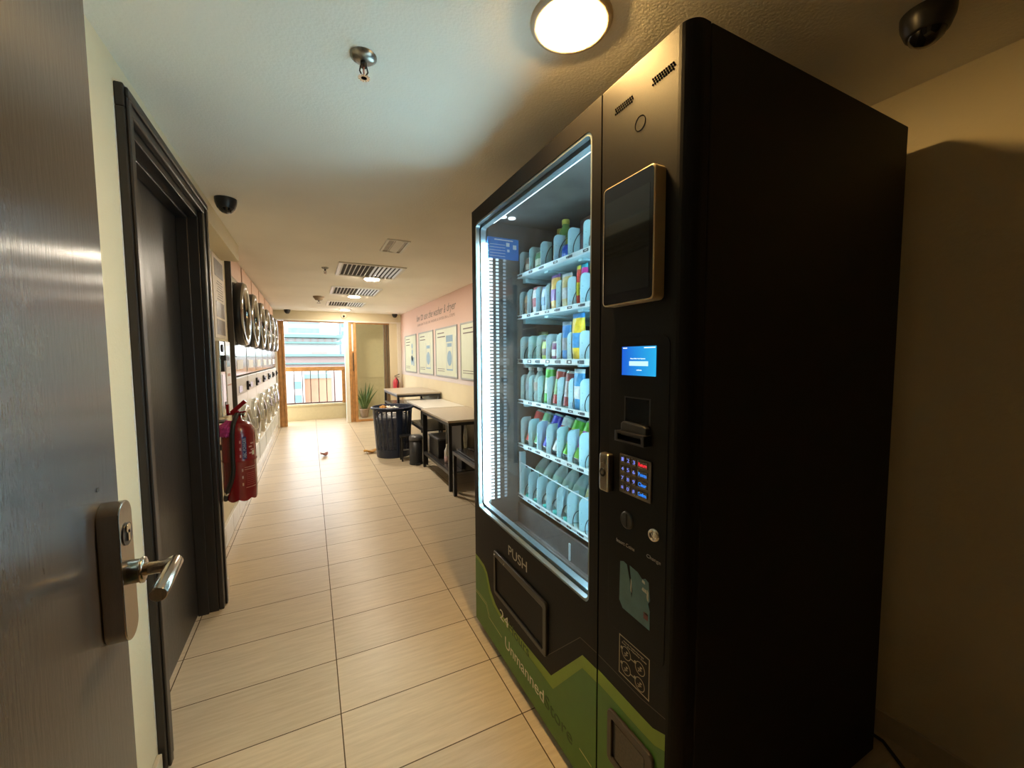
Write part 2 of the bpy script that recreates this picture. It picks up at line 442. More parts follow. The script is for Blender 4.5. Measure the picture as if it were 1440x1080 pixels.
bm = bmesh.new()
lathe(bm, [(0, 0), (.017, 0), (.017, .012), (.0185, .013), (.0185, .016), (.014, .0175), (0, .0175)], (-.2475, .765, .999), (1, 0, 0), 32)
new('rose', bm, STEEL, hp)
bm = bmesh.new(); cyl(bm, (-.231, .765, .999), (-.198, .765, .999), .0092, seg=24); cyl(bm, (-.198, .7760, .999), (-.198, .695, .988), .0105, seg=28); new('lever', bm, STEEL, hp, bevel=.001)
bm = bmesh.new(); cyl(bm, (-.2722, .752, 1.129), (-.2712, .752, 1.129), .0035, seg=12); new('screw_hole', bm, RUBBER, d2)

# ------------------------------------------------------------------ vending machine
VX, VY0, VY1, VS, VZ0, VZ1 = .692, .589, 1.807, .867, .03, 1.98
vm = thing('vending_machine', 'tall black vending machine with lit glass front and green stripe decal', 'vending machine', (1.15, 1.2, 0))
BX = 1.598
bm = bmesh.new()
# cabinet walls (hollow)
box(bm, .745, BX, VY0, .62, VZ0, VZ1)            # near side
box(bm, .745, BX, VY1 - .03, VY1, VZ0, VZ1)      # far side
box(bm, .745, BX, .62, VY1 - .03, VZ1 - .03, VZ1)
box(bm, .745, BX, .62, VY1 - .03, VZ0, VZ0 + .03)
box(bm, BX - .03, BX, .62, VY1 - .03, VZ0 + .03, VZ1 - .03)
box(bm, .745, BX - .03, .62, .895, VZ0 + .03, VZ1 - .03)  # control bay block
new('cabinet', bm, MSIDE, vm, bevel=.004)
for (x, y) in ((.80, .66), (.80, 1.74), (1.54, .66), (1.54, 1.74)):
    bm = bmesh.new(); cyl(bm, (x, y, 0), (x, y, .012), .022); cyl(bm, (x, y, .012), (x, y, .031), .010); new('foot', bm, BLKMETAL, vm)
# interior lining: side, top, back, bottom
bm = bmesh.new()
box(bm, .75, 1.45, 1.745, 1.776, .40, 1.949); box(bm, .75, 1.45, .896, .90, .40, 1.949)
box(bm, .75, 1.45, .90, 1.745, 1.93, 1.949); box(bm, 1.42, 1.45, .90, 1.745, .40, 1.93)
lining = new('inner_lining', bm, INTER, vm)
# delivery floor of the compartment: ledge, chute lip, chute flap
bm = bmesh.new()
box(bm, .75, .90, .90, 1.745, .48, .50); box(bm, .905, 1.42, .90, 1.745, .40, .42)
box(bm, .895, .905, .90, 1.745, .42, .60)
tube(bm, [(.86, .93, .515), (.86, 1.70, .515)], .006); tube(bm, [(.80, .93, .505), (.80, 1.70, .505)], .004)
new('delivery_chute', bm, mat('chute_grey', (.12, .11, .11), rough=.25, noise=.1), vm)
bm = bmesh.new(); box(bm, .889, .8945, 1.29, 1.30, .505, .575); new('chute_clip', bm, RAIL, vm, bevel=.002)

# glass door: frame with rounded window
gd_outer = [(VS + .003, VZ0), (VY1, VZ0), (VY1, VZ1), (VS + .003, VZ1)]
WY0, WY1, WZ0, WZ1 = .907, 1.772, .597, 1.917
inner = rrect(WY0, WY1, WZ0, WZ1, .028, 8)
def project_outer(inner, a0, a1, b0, b1):
    cx, cy = (a0 + a1) / 2, (b0 + b1) / 2; out = []
    n = len(inner) // 4
    corners = [(a1, b1), (a0, b1), (a0, b0), (a1, b0)]
    res = []
    for s in range(4):
        seg = inner[s * n:(s + 1) * n]
        for k, p in enumerate(seg):
            c = corners[s]
            t = k / (n - 1)
            # walk towards corner then away
            if s == 0: q = (c[0], p[1] + (c[1] - p[1]) * min(1, 2 * t)) if t <= .5 else (p[0] + (c[0] - p[0]) * min(1, 2 * (1 - t)), c[1])
            elif s == 1: q = (p[0] + (c[0] - p[0]) * min(1, 2 * t), c[1]) if t <= .5 else (c[0], p[1] + (c[1] - p[1]) * min(1, 2 * (1 - t)))
            elif s == 2: q = (c[0], p[1] + (c[1] - p[1]) * min(1, 2 * t)) if t <= .5 else (p[0] + (c[0] - p[0]) * min(1, 2 * (1 - t)), c[1])
            else: q = (p[0] + (c[0] - p[0]) * min(1, 2 * t), c[1]) if t <= .5 else (c[0], p[1] + (c[1] - p[1]) * min(1, 2 * (1 - t)))
            res.append(q)
    return res
bm = bmesh.new()
ring_prism(bm, project_outer(inner, VS + .002, VY1, VZ0, VZ1), inner, 'yz', VX, .744)
gd = new('glass_door', bm, MBLACK, vm)
ALU = mat('window_gasket', (.22, .27, .30), rough=.3, metal=.3, noise=.03)
bm = bmesh.new()
ring_prism(bm, rrect(WY0, WY1, WZ0, WZ1, .028, 8), rrect(WY0 + .008, WY1 - .008, WZ0 + .008, WZ1 - .008, .022, 8), 'yz', .694, .712)
ring_prism(bm, rrect(WY0, WY1, WZ0, WZ1, .028, 8), rrect(WY0 + .012, WY1 - .012, WZ0 + .018, WZ1 - .018, .02, 8), 'yz', .718, .742)
new('window_gasket', bm, ALU, gd)
bm = bmesh.new(); box(bm, .7125, .7175, WY0 - .001, WY1 + .001, WZ0 - .001, WZ1 + .001)
new('glass_pane', bm, glass_mat('display_glass', (.97, .99, .99), .03), gd)
# led strips on both sides (lining)
bm = bmesh.new(); box(bm, .721, .741, 1.743, 1.7595, .63, 1.83); new('light_strip', bm, LED, vm)
bm = bmesh.new(); box(bm, .721, .741, .9195, .936, .63, 1.83); new('light_strip', bm, LED, vm)
bm = bmesh.new(); box(bm, .752, .757, .95, 1.70, 1.908, 1.916); new('top_light_strip', bm, emat('led_top', (.6, .85, 1.0), 2.2), vm)
for x, m_, w in ((.759, LEDREFL1, .0075), (.790, LEDREFL2, .0065), (.827, LEDREFL3, .006)):  # glowing dots added as reflections of the led strip in the glass
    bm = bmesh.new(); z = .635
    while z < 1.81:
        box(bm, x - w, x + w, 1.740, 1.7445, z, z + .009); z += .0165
    new('led_reflection_strip', bm, m_, vm)
# notice on the inner side wall
nt_ = bx('blue_notice', (.742, .900, 1.738, 1.7448, 1.766, 1.862), mat('notice_blue', (.03, .20, .62), rough=.4, noise=.05), vm)
bm = bmesh.new()
for k in range(5): box(bm, .752, .83, 1.7368, 1.7378, 1.777 + k * .013, 1.779 + k * .013)
box(bm, .775, .87, 1.7368, 1.7378, 1.850, 1.855); box(bm, .835, .852, 1.7368, 1.7378, 1.825, 1.842); box(bm, .87, .888, 1.7368, 1.7378, 1.815, 1.835); box(bm, .84, .852, 1.7368, 1.7378, 1.80, 1.812)
new('notice_print', bm, WHITE, nt_)
for x in (.783, .827):
    bm = bmesh.new(); lathe(bm, [(.017, 0), (.017, -.004), (0, -.006)], (x, 1.66, 1.93), seg=20); new('ceiling_spot', bm, emat('spot_pale', (.75, .9, 1), .9), vm)

# decals on the front
def decal(name, pts, m_, depth, parent):
    bm = bmesh.new(); prism(bm, pts, 'yz', VX - depth, VX - depth + .0004); return new(name, bm, m_, parent)
lime = [(1.8065, .352), (1.77, .352), (1.70, .345), (1.664, .325), (1.625, .262), (1.57, .226), (1.52, .214), (1.46, .218), (1.111, .235), (.936, .428), (.869, .432)]
dark = [(1.8065, .334), (1.77, .334), (1.715, .327), (1.68, .31), (1.645, .245), (1.60, .212), (1.54, .198), (1.46, .196), (1.099, .196), (.936, .388), (.869, .393)]
decal('lime_stripe', lime + [(.869, .031), (1.8065, .031)], GREENL, .0004, gd)
decal('green_field', dark + [(.869, .031), (1.8065, .031)], GREEND, .0008, gd)
def ribbon(name, pts, w, m_, depth, parent):
    bm = bmesh.new()
    for (a, b), (c, d) in zip(pts, pts[1:]):
        v = Vector((c - a, d - b)); n = Vector((-v.y, v.x)).normalized() * w / 2
        prism(bm, [(a + n.x, b + n.y), (c + n.x, d + n.y), (c - n.x, d - n.y), (a - n.x, b - n.y)], 'yz', VX - depth, VX - depth + .0003)
    return new(name, bm, m_, parent)
ribbon('thin_line', [(1.806, .166), (1.676, .166), (1.644, .124), (1.505, .117)], .004, OLIVELINE, .0011, gd)
ribbon('thin_line', [(1.80, .176), (1.670, .176), (1.638, .134)], .0025, OLIVELINE, .0011, gd)
ribbon('thin_line', [(.948, .123), (.888, .120)], .004, OLIVELINE, .0011, gd)
ribbon('faint_line', [(1.15, .275), (.948, .475), (.870, .48)], .002, BROWNLINE, .0005, gd)
text('lettering', 'PUSH', '-x', (1.437, .512, VX), .157, .040, mat('push_grey', (.42, .40, .36), rough=.5, noise=.02), gd)
text('lettering', '24', '-x', (1.522, .196, VX - .0011), .082, .042, CREAMTXT, gd)
text('lettering', 'Hours', '-x', (1.436, .192, VX - .0011), .172, .040, GREENTXT, gd)
text('lettering', 'Unmanned', '-x', (1.472, .098, VX - .0011), .315, .046, CREAMTXT, gd)
text('lettering', 'Store', '-x', (1.150, .096, VX - .0011), .165, .046, GREENTXT, gd)
# delivery flap
bm = bmesh.new()
ring_prism(bm, rrect(1.130, 1.568, .285, .478, .012, 3), rrect(1.152, 1.552, .302, .452, .006, 3), 'yz', VX - .010, VX + .001)
fl = new('flap_frame', bm, MBLACK2, gd, bevel=.003)
bm = bmesh.new(); prism(bm, rrect(1.156, 1.549, .305, .449, .005, 3), 'yz', VX - .004, VX + .0005); new('delivery_flap', bm, MBLACK, gd, bevel=.002)
for y in (1.555, 1.46):
    bm = bmesh.new(); sphere(bm, (VX - .0105, y, .462), .0035, 8); new('flap_screw', bm, CHROME, gd)

# control door with rounded outer corner
prof = [(VX, VS - .003), (.744, VS - .003), (.744, VY0 + .001)]
for k in range(9):
    t = k / 8 * PI / 2
    prof.append((VX + .034 - .034 * math.sin(t), VY0 + .034 - .034 * math.cos(t) + .0005))
bm = bmesh.new(); prism(bm, prof, 'xy', VZ0, VZ1)
for f_ in bm.faces: f_.smooth = False
cd = new('control_door', bm, MBLACK, vm, bevel=.0015)
decal('lime_stripe', [(.863, .435), (.60 + .025, .445 + .0), (.6235, .031), (.863, .031)][:0] or [(.863, .436), (.700, .436), (.660, .437), (.6235, .452), (.6235, .031), (.863, .031)], GREENL, .0004, cd)
decal('green_field', [(.863, .397), (.700, .397), (.655, .399), (.6235, .412), (.6235, .031), (.863, .031)], GREEND, .0008, cd)
ribbon('faint_line', [(.863, .48), (.70, .48), (.6235, .49)], .002, BROWNLINE, .0005, cd)
# wide flat panel insert
bm = bmesh.new(); prism(bm, rrect(.630, .822, .600, 1.357, .022, 6), 'yz', VX - .0015, VX)
new('control_panel', bm, MBLACK, cd, bevel=.0007)
PXF = VX - .0015
# speaker holes
for y0, z0 in ((.816, 1.905), (.695, 1.905)):
    bm = bmesh.new()
    for i in range(10):
        for j in range(3):
            cyl(bm, (VX - .0012, y0 - .002 - i * .0062 - (j % 2) * .003, z0 + j * .006 - .002), (VX + .001, y0 - .002 - i * .0062 - (j % 2) * .003, z0 + j * .006 - .002), .0021, seg=8)
    new('speaker_holes', bm, mat('hole_black', (.001, .001, .001), rough=1, spec=0, noise=.02), cd)
bm = bmesh.new(); ring_prism(bm, [(.730 + .0165 * math.cos(t * PI / 16), 1.841 + .0165 * math.sin(t * PI / 16)) for t in range(32)], [(.730 + .0155 * math.cos(t * PI / 16), 1.841 + .0155 * math.sin(t * PI / 16)) for t in range(32)], 'yz', VX - .0008, VX)
new('camera_ring', bm, MATS['hole_black'], cd)
# tablet display
bm = bmesh.new(); prism(bm, rrect(.650, .818, 1.433, 1.717, .011, 6), 'yz', .660, VX)
tb = new('tablet_body', bm, GOLD, cd, bevel=.002)
bm = bmesh.new(); prism(bm, rrect(.6535, .8145, 1.4365, 1.7135, .009, 6), 'yz', .6590, .6602); new('tablet_glass', bm, SCREENBLK, cd)
bm = bmesh.new(); box(bm, .6586, .6592, .663, .806, 1.460, 1.680); new('tablet_screen', bm, SCREENIN, cd)
# payment screen
ps = bx('payment_screen', (PXF - .0012, PXF, .668, .778, 1.265, 1.334), SCREENBLUE, vm)
EW = emat('screen_white', (.75, .88, 1.0), .8)
bm = bmesh.new(); box(bm, PXF - .0018, PXF - .0012, .691, .752, 1.288, 1.299); new('screen_field', bm, emat('screen_field', (.45, .70, .9), .7), ps)
text('screen_text', 'Please Make Your Payment', '-x', (.748, 1.303, PXF - .0012), .048, .0035, EW, ps, depth=.0004)
text('screen_text', 'welcome', '-x', (.728, 1.277, PXF - .0012), .017, .003, EW, ps, depth=.0004)
for a_, b_ in ((.670, .704), (.760, .774)):
    bm = bmesh.new(); box(bm, PXF - .0017, PXF - .0012, a_, b_, 1.3295, 1.3315); new('screen_bar', bm, EW, ps)
# card reader recess and banknote reader
bm = bmesh.new()
ring_prism(bm, [(.768, 1.213), (.682, 1.213), (.682, 1.150), (.768, 1.150)], [(.764, 1.210), (.686, 1.210), (.686, 1.152), (.764, 1.152)], 'yz', PXF - .0008, PXF)
cr = new('card_recess', bm, RUBBER, vm)
bm = bmesh.new(); box(bm, PXF - .0004, PXF + .0001, .686, .764, 1.152, 1.210); new('recess_back', bm, mat('recess_dark', (.004, .005, .006), rough=.2, noise=.1), cr)
bm = bmesh.new(); prism(bm, [(.682, 1.118), (.766, 1.118), (.766, 1.148), (.760, 1.153), (.690, 1.150), (.682, 1.146)], 'yz', PXF - .014, PXF)
bn = new('banknote_reader', bm, mat('reader_grey', (.03, .03, .032), rough=.4, noise=.08), vm, bevel=.003)
bm = bmesh.new(); ring_prism(bm, [(.678, 1.104), (.776, 1.104), (.776, 1.130), (.678, 1.130)], [(.688, 1.109), (.766, 1.109), (.766, 1.124), (.688, 1.124)], 'yz', PXF - .024, PXF); new('reader_bezel', bm, BLKPLAST, bn, bevel=.002)
bm = bmesh.new(); box(bm, PXF - .006, PXF - .004, .704, .752, 1.119, 1.1215); new('reader_light', bm, emat('violet_led', (.45, .25, 1), 3), bn)
# keypad
kp = bx('keypad', (PXF - .004, PXF, .674, .779, .972, 1.069), mat('keypad_steel', (.30, .25, .20), rough=.3, metal=1, noise=.05), vm, bevel=.001)
keys = [['1', '2', '3', 'Return'], ['4', '5', '6', 'Points'], ['7', '8', '9', 'Clear'], ['*', '0', '#', 'Confirm']]
KST = mat('key_steel', (.40, .35, .30), rough=.25, metal=1, noise=.05)
DIG = emat('digit_violet', (.22, .28, 1.0), .45); RDL = emat('legend_red', (1, .02, .04), .6); BLL = emat('legend_blue', (.02, .25, 1), .6)
for rr, row in enumerate(keys):
    zc_ = 1.057 - rr * .0235
    for cc, ch in enumerate(row):
        if cc < 3: y1, w = .7725 - cc * .0195, .0145
        else: y1, w = .7135, .031
        k = bx('wide_key' if cc == 3 else 'number_key', (PXF - .0065, PXF - .004, y1 - w, y1, zc_ - .0085, zc_ + .0085), KST, kp, bevel=.0012)
        tw = .0075 if cc < 3 else .026
        m_ = DIG if cc < 3 else (RDL if rr == 0 else BLL)
        # legends sit on the keypad mesh as its own sub-parts
        text('key_legend', ch, '-x', (y1 - (w - tw) / 2, zc_ - .0045, PXF - .0066), tw, .009, m_, kp, depth=.0003)
# lock
bm = bmesh.new(); prism(bm, rrect(.806, .842, .960, 1.060, .007, 4), 'yz', VX - .020, VX)
lk = new('door_lock', bm, mat('lock_brass', (.42, .37, .30), rough=.3, metal=1, noise=.08), vm, bevel=.004)
bm = bmesh.new(); cyl(bm, (VX - .0215, .826, 1.010), (VX - .020, .826, 1.010), .011, seg=24); new('key_hole', bm, mat('lock_dark2', (.08, .07, .06), rough=.3, metal=1, noise=.1), lk)
bm = bmesh.new(); cyl(bm, (VX - .0225, .826, 1.010), (VX - .0215, .826, 1.010), .006, seg=20); box(bm, VX - .0215, VX - .0202, .818, .836, 1.035, 1.048); new('key_barrel', bm, mat('lock_light', (.5, .45, .38), rough=.25, metal=1, noise=.1), lk)
# coin slot disc
bm = bmesh.new(); lathe(bm, [(0, .004), (.016, .004), (.0185, .0045), (.021, .003), (.022, 0)], (PXF, .753, .905), (-1, 0, 0), 36)
cs = new('coin_slot', bm, mat('coin_slot_black', (.02, .02, .02), rough=.35, noise=.05), vm)
bm = bmesh.new(); box(bm, PXF - .0052, PXF - .0042, .7515, .7545, .889, .921); new('slot_gap', bm, RUBBER, cs)
bm = bmesh.new(); lathe(bm, [(0, .004), (.008, .004), (.009, .003), (.0095, .0055), (.0135, .0055), (.0155, 0)], (PXF, .665, .902), (-1, 0, 0), 36)
rb = new('change_button', bm, mat('button_steel', (.55, .52, .46), rough=.25, metal=1, noise=.04), vm)
text('lettering', 'Insert Coins', '-x', (.791, .836, PXF), .064, .009, mat('legend_grey', (.35, .33, .30), rough=.5, noise=.02), cd)
text('lettering', 'Change', '-x', (.687, .838, PXF), .043, .011, mat('legend_grey', (.35, .33, .30)), cd)
# torn teal sticker
bm = bmesh.new()
prism(bm, [(.776, .790), (.764, .795), (.752, .792), (.742, .760), (.734, .715), (.731, .735), (.739, .775), (.742, .794), (.715, .790), (.700, .780), (.690, .786), (.679, .782), (.674, .740), (.680, .730), (.674, .715), (.674, .668), (.765, .672), (.778, .688)], 'yz', PXF - .0006, PXF)
stk = new('torn_sticker', bm, mat('teal_paper', (.065, .15, .16), rough=.5, noise=.1, nscale=40), vm)
TP = mat('torn_paper', (.45, .45, .38), rough=.7, noise=.2, nscale=120)
for y, z, w, h in ((.700, .752, .016, .010), (.684, .735, .006, .028), (.692, .700, .014, .003), (.738, .728, .004, .035), (.700, .772, .010, .008)):
    bm = bmesh.new(); prism(bm, [(y - w, z), (y - w * .3, z + h * .1), (y, z + h * .3), (y - w * .2, z + h), (y - w * .9, z + h * .8)], 'yz', PXF - .001, PXF - .0006); new('torn_edge', bm, TP, stk)
bm = bmesh.new(); box(bm, PXF - .001, PXF - .0006, .679, .693, .688, .704); new('red_stamp', bm, mat('stamp_red', (.12, .04, .04), rough=.6, noise=.2), stk)
# instruction decal: outlined square with four round pictograms
bm = bmesh.new()
a0, a1, b0, b1 = .673, .778, .492, .596
ring_prism(bm, [(a1, b1), (a0, b1), (a0, b0), (a1, b0)], [(a1 - .0022, b1 - .0022), (a0 + .0022, b1 - .0022), (a0 + .0022, b0 + .0022), (a1 - .0022, b0 + .0022)], 'yz', VX - .0005, VX)
def circ(y, z, ro, ri):
    ring_prism(bm, [(y + ro * math.cos(t * PI / 12), z + ro * math.sin(t * PI / 12)) for t in range(24)], [(y + ri * math.cos(t * PI / 12), z + ri * math.sin(t * PI / 12)) for t in range(24)], 'yz', VX - .0005, VX)
for (y, z) in ((.752, .558), (.704, .552), (.752, .518), (.704, .512)):
    circ(y, z, .0165, .0150)
    box(bm, VX - .0005, VX, y - .006, y + .007, z - .003, z - .0015); box(bm, VX - .0005, VX, y - .007, y - .001, z + .003, z + .006)
    box(bm, VX - .0005, VX, y + .002, y + .006, z - .009, z - .006); box(bm, VX - .0005, VX, y - .002, y, z - .006, z + .006)
    cyl(bm, (VX - .0005, y + .0165, z + .006), (VX, y + .0165, z + .006), .004, seg=10)
box(bm, VX - .0005, VX, .721, .736, .554, .556); box(bm, VX - .0005, VX, .721, .736, .514, .516)
new('instruction_decal', bm, mat('decal_tan', (.42, .36, .26), rough=.5, noise=.03), vm)
text('decal_text', 'Unlock Mobile Payment', '-x', (.762, .583, VX), .070, .0045, mat('decal_tan', (.42, .36, .26)), vm)
text('decal_text', 'Scan the Machine Code', '-x', (.768, .577, VX), .085, .004, mat('decal_tan', (.42, .36, .26)), vm)
# coin return cup
bm = bmesh.new(); ring_prism(bm, rrect(.652, .812, .225, .372, .014, 4), rrect(.676, .795, .243, .350, .006, 4), 'yz', VX - .010, VX)
cr_ = new('coin_return', bm, mat('return_bezel', (.045, .034, .030), rough=.4, noise=.08), vm, bevel=.003)
bm = bmesh.new(); box(bm, VX - .0022, VX - .0012, .676, .795, .243, .350); new('return_recess', bm, RUBBER, cr_)
bm = bmesh.new(); prism(bm, rrect(.680, .783, .246, .345, .004, 3), 'yz', VX - .006, VX - .0024); new('return_flap', bm, mat('return_flap', (.075, .060, .045), rough=.5, noise=.25, nscale=150), cr_, bevel=.001)

# ---- shelves: trays, lane plates, price rails, tags, coils
rows = [  # (rail_z0, rail_z1, plate_top, lane ys)
    (1.682, 1.700, 1.813, [1.738, 1.642, 1.543, 1.436, 1.334, 1.235, 1.135, 1.03, .93]),
    (1.490, 1.508, 1.626, [1.740, 1.662, 1.582, 1.501, 1.418, 1.335, 1.252, 1.17, 1.09, 1.01, .93]),
    (1.279, 1.302, 1.416, [1.735, 1.655, 1.576, 1.496, 1.413, 1.336, 1.255, 1.17, 1.09, 1.01, .93]),
    (1.090, 1.108, 1.229, [1.732, 1.650, 1.569, 1.487, 1.408, 1.326, 1.250, 1.17, 1.09, 1.01, .93]),
    (.877, .895, 1.022, [1.733, 1.654, 1.575, 1.493, 1.410, 1.332, 1.254, 1.17, 1.09, 1.01, .93]),
    (.627, .644, .767, [1.735, 1.658, 1.576, 1.493, 1.409, 1.333, 1.252, 1.17, 1.09, 1.01, .93]),
]
def plate_mesh(h, depth=.056):
    bm = bmesh.new()
    r_ = .024; pts = [(0, 0), (depth, 0), (depth, h)]
    for k in range(7):
        t = k / 6 * PI / 2
        pts.append((r_ - r_ * math.sin(t), h - r_ + r_ * math.cos(t)))
    prism(bm, pts, 'xz', -.0015, .0015)
    for z in (.03, .075): cyl(bm, (.010, -.0016, z), (.010, -.0019, z), .0013, seg=6, mi=1)
    return bm
for ri, (z0, z1, zt, ys) in enumerate(rows):
    bm = bmesh.new()
    box(bm, .905, 1.40, .905, 1.741, z0 + .001, z0 + .006)
    # folded front lip and end bracket
    box(bm, .925, 1.38, 1.715, 1.741, z0 - .020, z0 + .001)
    for yy in (1.52, 1.27, 1.05): box(bm, .93, 1.38, yy, yy + .03, z0 - .008, z0 + .001)
    sh = new('shelf_tray', bm, PLATE, vm, bevel=.0008)
    bm = bmesh.new(); box(bm, .897, .905, .905, 1.742, z0, z1)
    box(bm, .894, .897, .905, 1.742, z0, z0 + .003); box(bm, .894, .897, .905, 1.742, z1 - .003, z1)
    new('price_rail', bm, RAIL, sh)
    me = None
    for k, y in enumerate(ys):
        if me is None:
            p = new('lane_plate', plate_mesh(zt - z1 + .008), [PLATE, TAGBLK], sh); me = p.data
            p.location = (.906, y, z0 + .008)
        else:
            q = bpy.data.objects.new('lane_plate', me); COL.objects.link(q); q.parent = sh; q.location = (.906, y, z0 + .008)
        if k < 7:
            bm = bmesh.new(); box(bm, .8952, .8968, y - .042, y - .012, z0 + .0045, z1 - .0045)
            tg = new('price_tag', bm, TAGBLK, sh)
            bm = bmesh.new(); box(bm, .8946, .8952, y - .037, y - .022, z0 + .008, z1 - .008); box(bm, .8946, .8966, y - .008, y - .003, z0 + .006, z1 - .006)
            new('tag_print', bm, WHITE if k % 2 else TAGBLK, sh)
    # coils
    cm = None
    for k in range(7):
        if k + 1 >= len(ys): break
        yc = (ys[k] + ys[k + 1]) / 2; rr_ = (ys[k] - ys[k + 1]) / 2 - .006
        if ri >= 4: rr_ *= .8
        if cm is None:
            bm = bmesh.new(); pts = []
            for i in range(0, 4 * 16 + 1):
                t = i / 16
                pts.append((.012 + t * .075, rr_ * math.sin(2 * PI * t), rr_ * 1.15 * (1 + .96 * -math.cos(2 * PI * t)) + .002))
            tube(bm, pts, .0017, seg=5)
            c_ = new('spiral_coil', bm, COIL, sh); cm = c_.data
        else:
            c_ = bpy.data.objects.new('spiral_coil', cm); COL.objects.link(c_); c_.parent = sh
        c_.location = (.897, yc, z0 + .010)
# small rail across the lowest shelf
bm = bmesh.new(); tube(bm, [(.899, 1.735, .80), (.899, 1.30, .785), (.899, .91, .775)], .0025, seg=6); box(bm, .897, .905, 1.732, 1.741, .644, .85)
new('guard_rail', bm, RAIL, vm)
bm = bmesh.new(); prism(bm, rrect(.897, .935, .64, .848, .006, 3), 'xz', 1.7375, 1.7405); new('end_plate', bm, PLATE, vm)

# ---- products -------------------------------------------------
def pmat(c, rough=.3, noise=.25, nscale=45, metal=0): 
    return mat('pack_%d_%d_%d' % tuple(int(q * 255) for q in c), c, rough=rough, noise=noise, nscale=nscale, metal=metal)
CLEARP = mat('clear_plastic', (.55, .68, .66), rough=.12, alpha=.45, noise=.1)
def lanepos(ri, k):
    z0, z1, zt, ys = rows[ri]; return (ys[k] + ys[k + 1]) / 2, z0 + .0065, ys[k] - ys[k + 1]
def packet(name, label, cat, ri, k, c1, c2, h=.15, w=.068, d=.035, x=.932, tilt=0, wave=.3, group='snack packets in the vending machine', dy=0):
    yc, z, lw = lanepos(ri, k); yc += dy
    z += .008 if ri in (4, 5) else .002
    t = thing(name, label, cat, (x, yc, z), group)
    bm = bmesh.new(); n, m_ = 8, 10
    grid = {}
    for s in (-1, 1):
        for i in range(n + 1):
            for j in range(m_ + 1):
                a, b = i / n * 2 - 1, j / m_
                edge = (1 - abs(a) ** 2.5) * (math.sin(PI * min(max(b, 0), 1)) ** .45 if 0 < b < 1 else 0)
                if s == 1 and (i in (0, n) or j in (0, m_)): grid[s, i, j] = grid[-1, i, j]; continue
                off = s * d / 2 * edge * (1 + .12 * math.sin(7 * a + 5 * b + k))
                grid[s, i, j] = bm.verts.new((x + off + (.02 * b * 0), yc + a * w / 2 * (1 - .08 * math.sin(PI * b)), z + h * b))
    for s in (-1, 1):
        for i in range(n):
            for j in range(m_):
                q = [grid[s, i, j], grid[s, i + 1, j], grid[s, i + 1, j + 1], grid[s, i, j + 1]]
                if len(set(q)) == 4:
                    fc = bm.faces.new(q if s == 1 else q[::-1]); fc.smooth = True
                    jj = (j + .5) / m_; ii = (i + .5) / n
                    fc.material_index = 1 if (.30 < jj < .62 and wave) or (jj > .9) else 0
    if tilt: bmesh.ops.transform(bm, matrix=Matrix.Translation((x, yc, z)) @ Matrix.Rotation(tilt, 4, 'Y') @ Matrix.Translation((-x, -yc, -z)), verts=bm.verts)
    new('wrapper', bm, [pmat(c1), pmat(c2)], t)
    return t
def bottle(name, label, cat, ri, k, body, cap, lab, h=.19, r_=.030, x=.942, tilt=0, clear=False, group='bottles in the vending machine'):
    yc, z, lw = lanepos(ri, k)
    z += .002 + (math.sin(abs(tilt)) * r_)
    t = thing(name, label, cat, (x, yc, z), group)
    T = Matrix.Translation((x, yc, z)) @ Matrix.Rotation(tilt, 4, 'Y') @ Matrix.Translation((-x, -yc, -z))
    bm = bmesh.new()
    lathe(bm, [(0, 0), (r_ * .85, 0), (r_, .006), (r_, h * .28), (r_ * .94, h * .31), (r_, h * .34), (r_, h * .62), (r_ * .8, h * .73), (r_ * .42, h * .86), (r_ * .40, h * .91), (0, h * .91)], (x, yc, z), seg=18)
    bmesh.ops.transform(bm, matrix=T, verts=bm.verts)
    new('bottle_body', bm, body, t)
    bm = bmesh.new(); lathe(bm, [(r_ * 1.015, h * .36), (r_ * 1.02, h * .37), (r_ * 1.02, h * .58), (r_ * 1.015, h * .59)], (x, yc, z), seg=18)
    bmesh.ops.transform(bm, matrix=T, verts=bm.verts); new('bottle_label', bm, lab, t)
    bm = bmesh.new(); lathe(bm, [(0, h * .90), (r_ * .47, h * .90), (r_ * .47, h * .985), (r_ * .42, h), (0, h)], (x, yc, z), seg=16)
    bmesh.ops.transform(bm, matrix=T, verts=bm.verts); new('bottle_cap', bm, cap, t)
    return t
def can(name, label, cat, ri, k, c1, c2, h=.145, r_=.029, x=.940, tilt=0, group='cans in the vending machine'):
    yc, z, lw = lanepos(ri, k)
    z += .002 + math.sin(abs(tilt)) * r_
    t = thing(name, label, cat, (x, yc, z), group)
    T = Matrix.Translation((x, yc, z)) @ Matrix.Rotation(tilt, 4, 'Y') @ Matrix.Translation((-x, -yc, -z))
    bm = bmesh.new(); lathe(bm, [(r_, .008), (r_, h * .30), ], (x, yc, z), seg=20, mi=0); lathe(bm, [(r_, h * .30), (r_, h * .72)], (x, yc, z), seg=20, mi=1)
    lathe(bm, [(r_, h * .72), (r_, h - .010)], (x, yc, z), seg=20, mi=0)
    bmesh.ops.transform(bm, matrix=T, verts=bm.verts); new('can_body', bm, [pmat(c1, .25), pmat(c2, .25)], t)
    bm = bmesh.new(); lathe(bm, [(r_, h - .010), (r_ * .88, h - .002), (r_ * .88, h), (r_ * .82, h - .003), (0, h - .003)], (x, yc, z), seg=20)
    lathe(bm, [(0, .002), (r_ * .8, 0), (r_, .008)], (x, yc, z), seg=20)
    bmesh.ops.transform(bm, matrix=T, verts=bm.verts); new('can_rim', bm, CHROME, t)
    return t
ORD = ['first', 'second', 'third', 'fourth', 'fifth', 'sixth']
LN = ['leftmost', 'second', 'third', 'fourth', 'fifth', 'sixth']
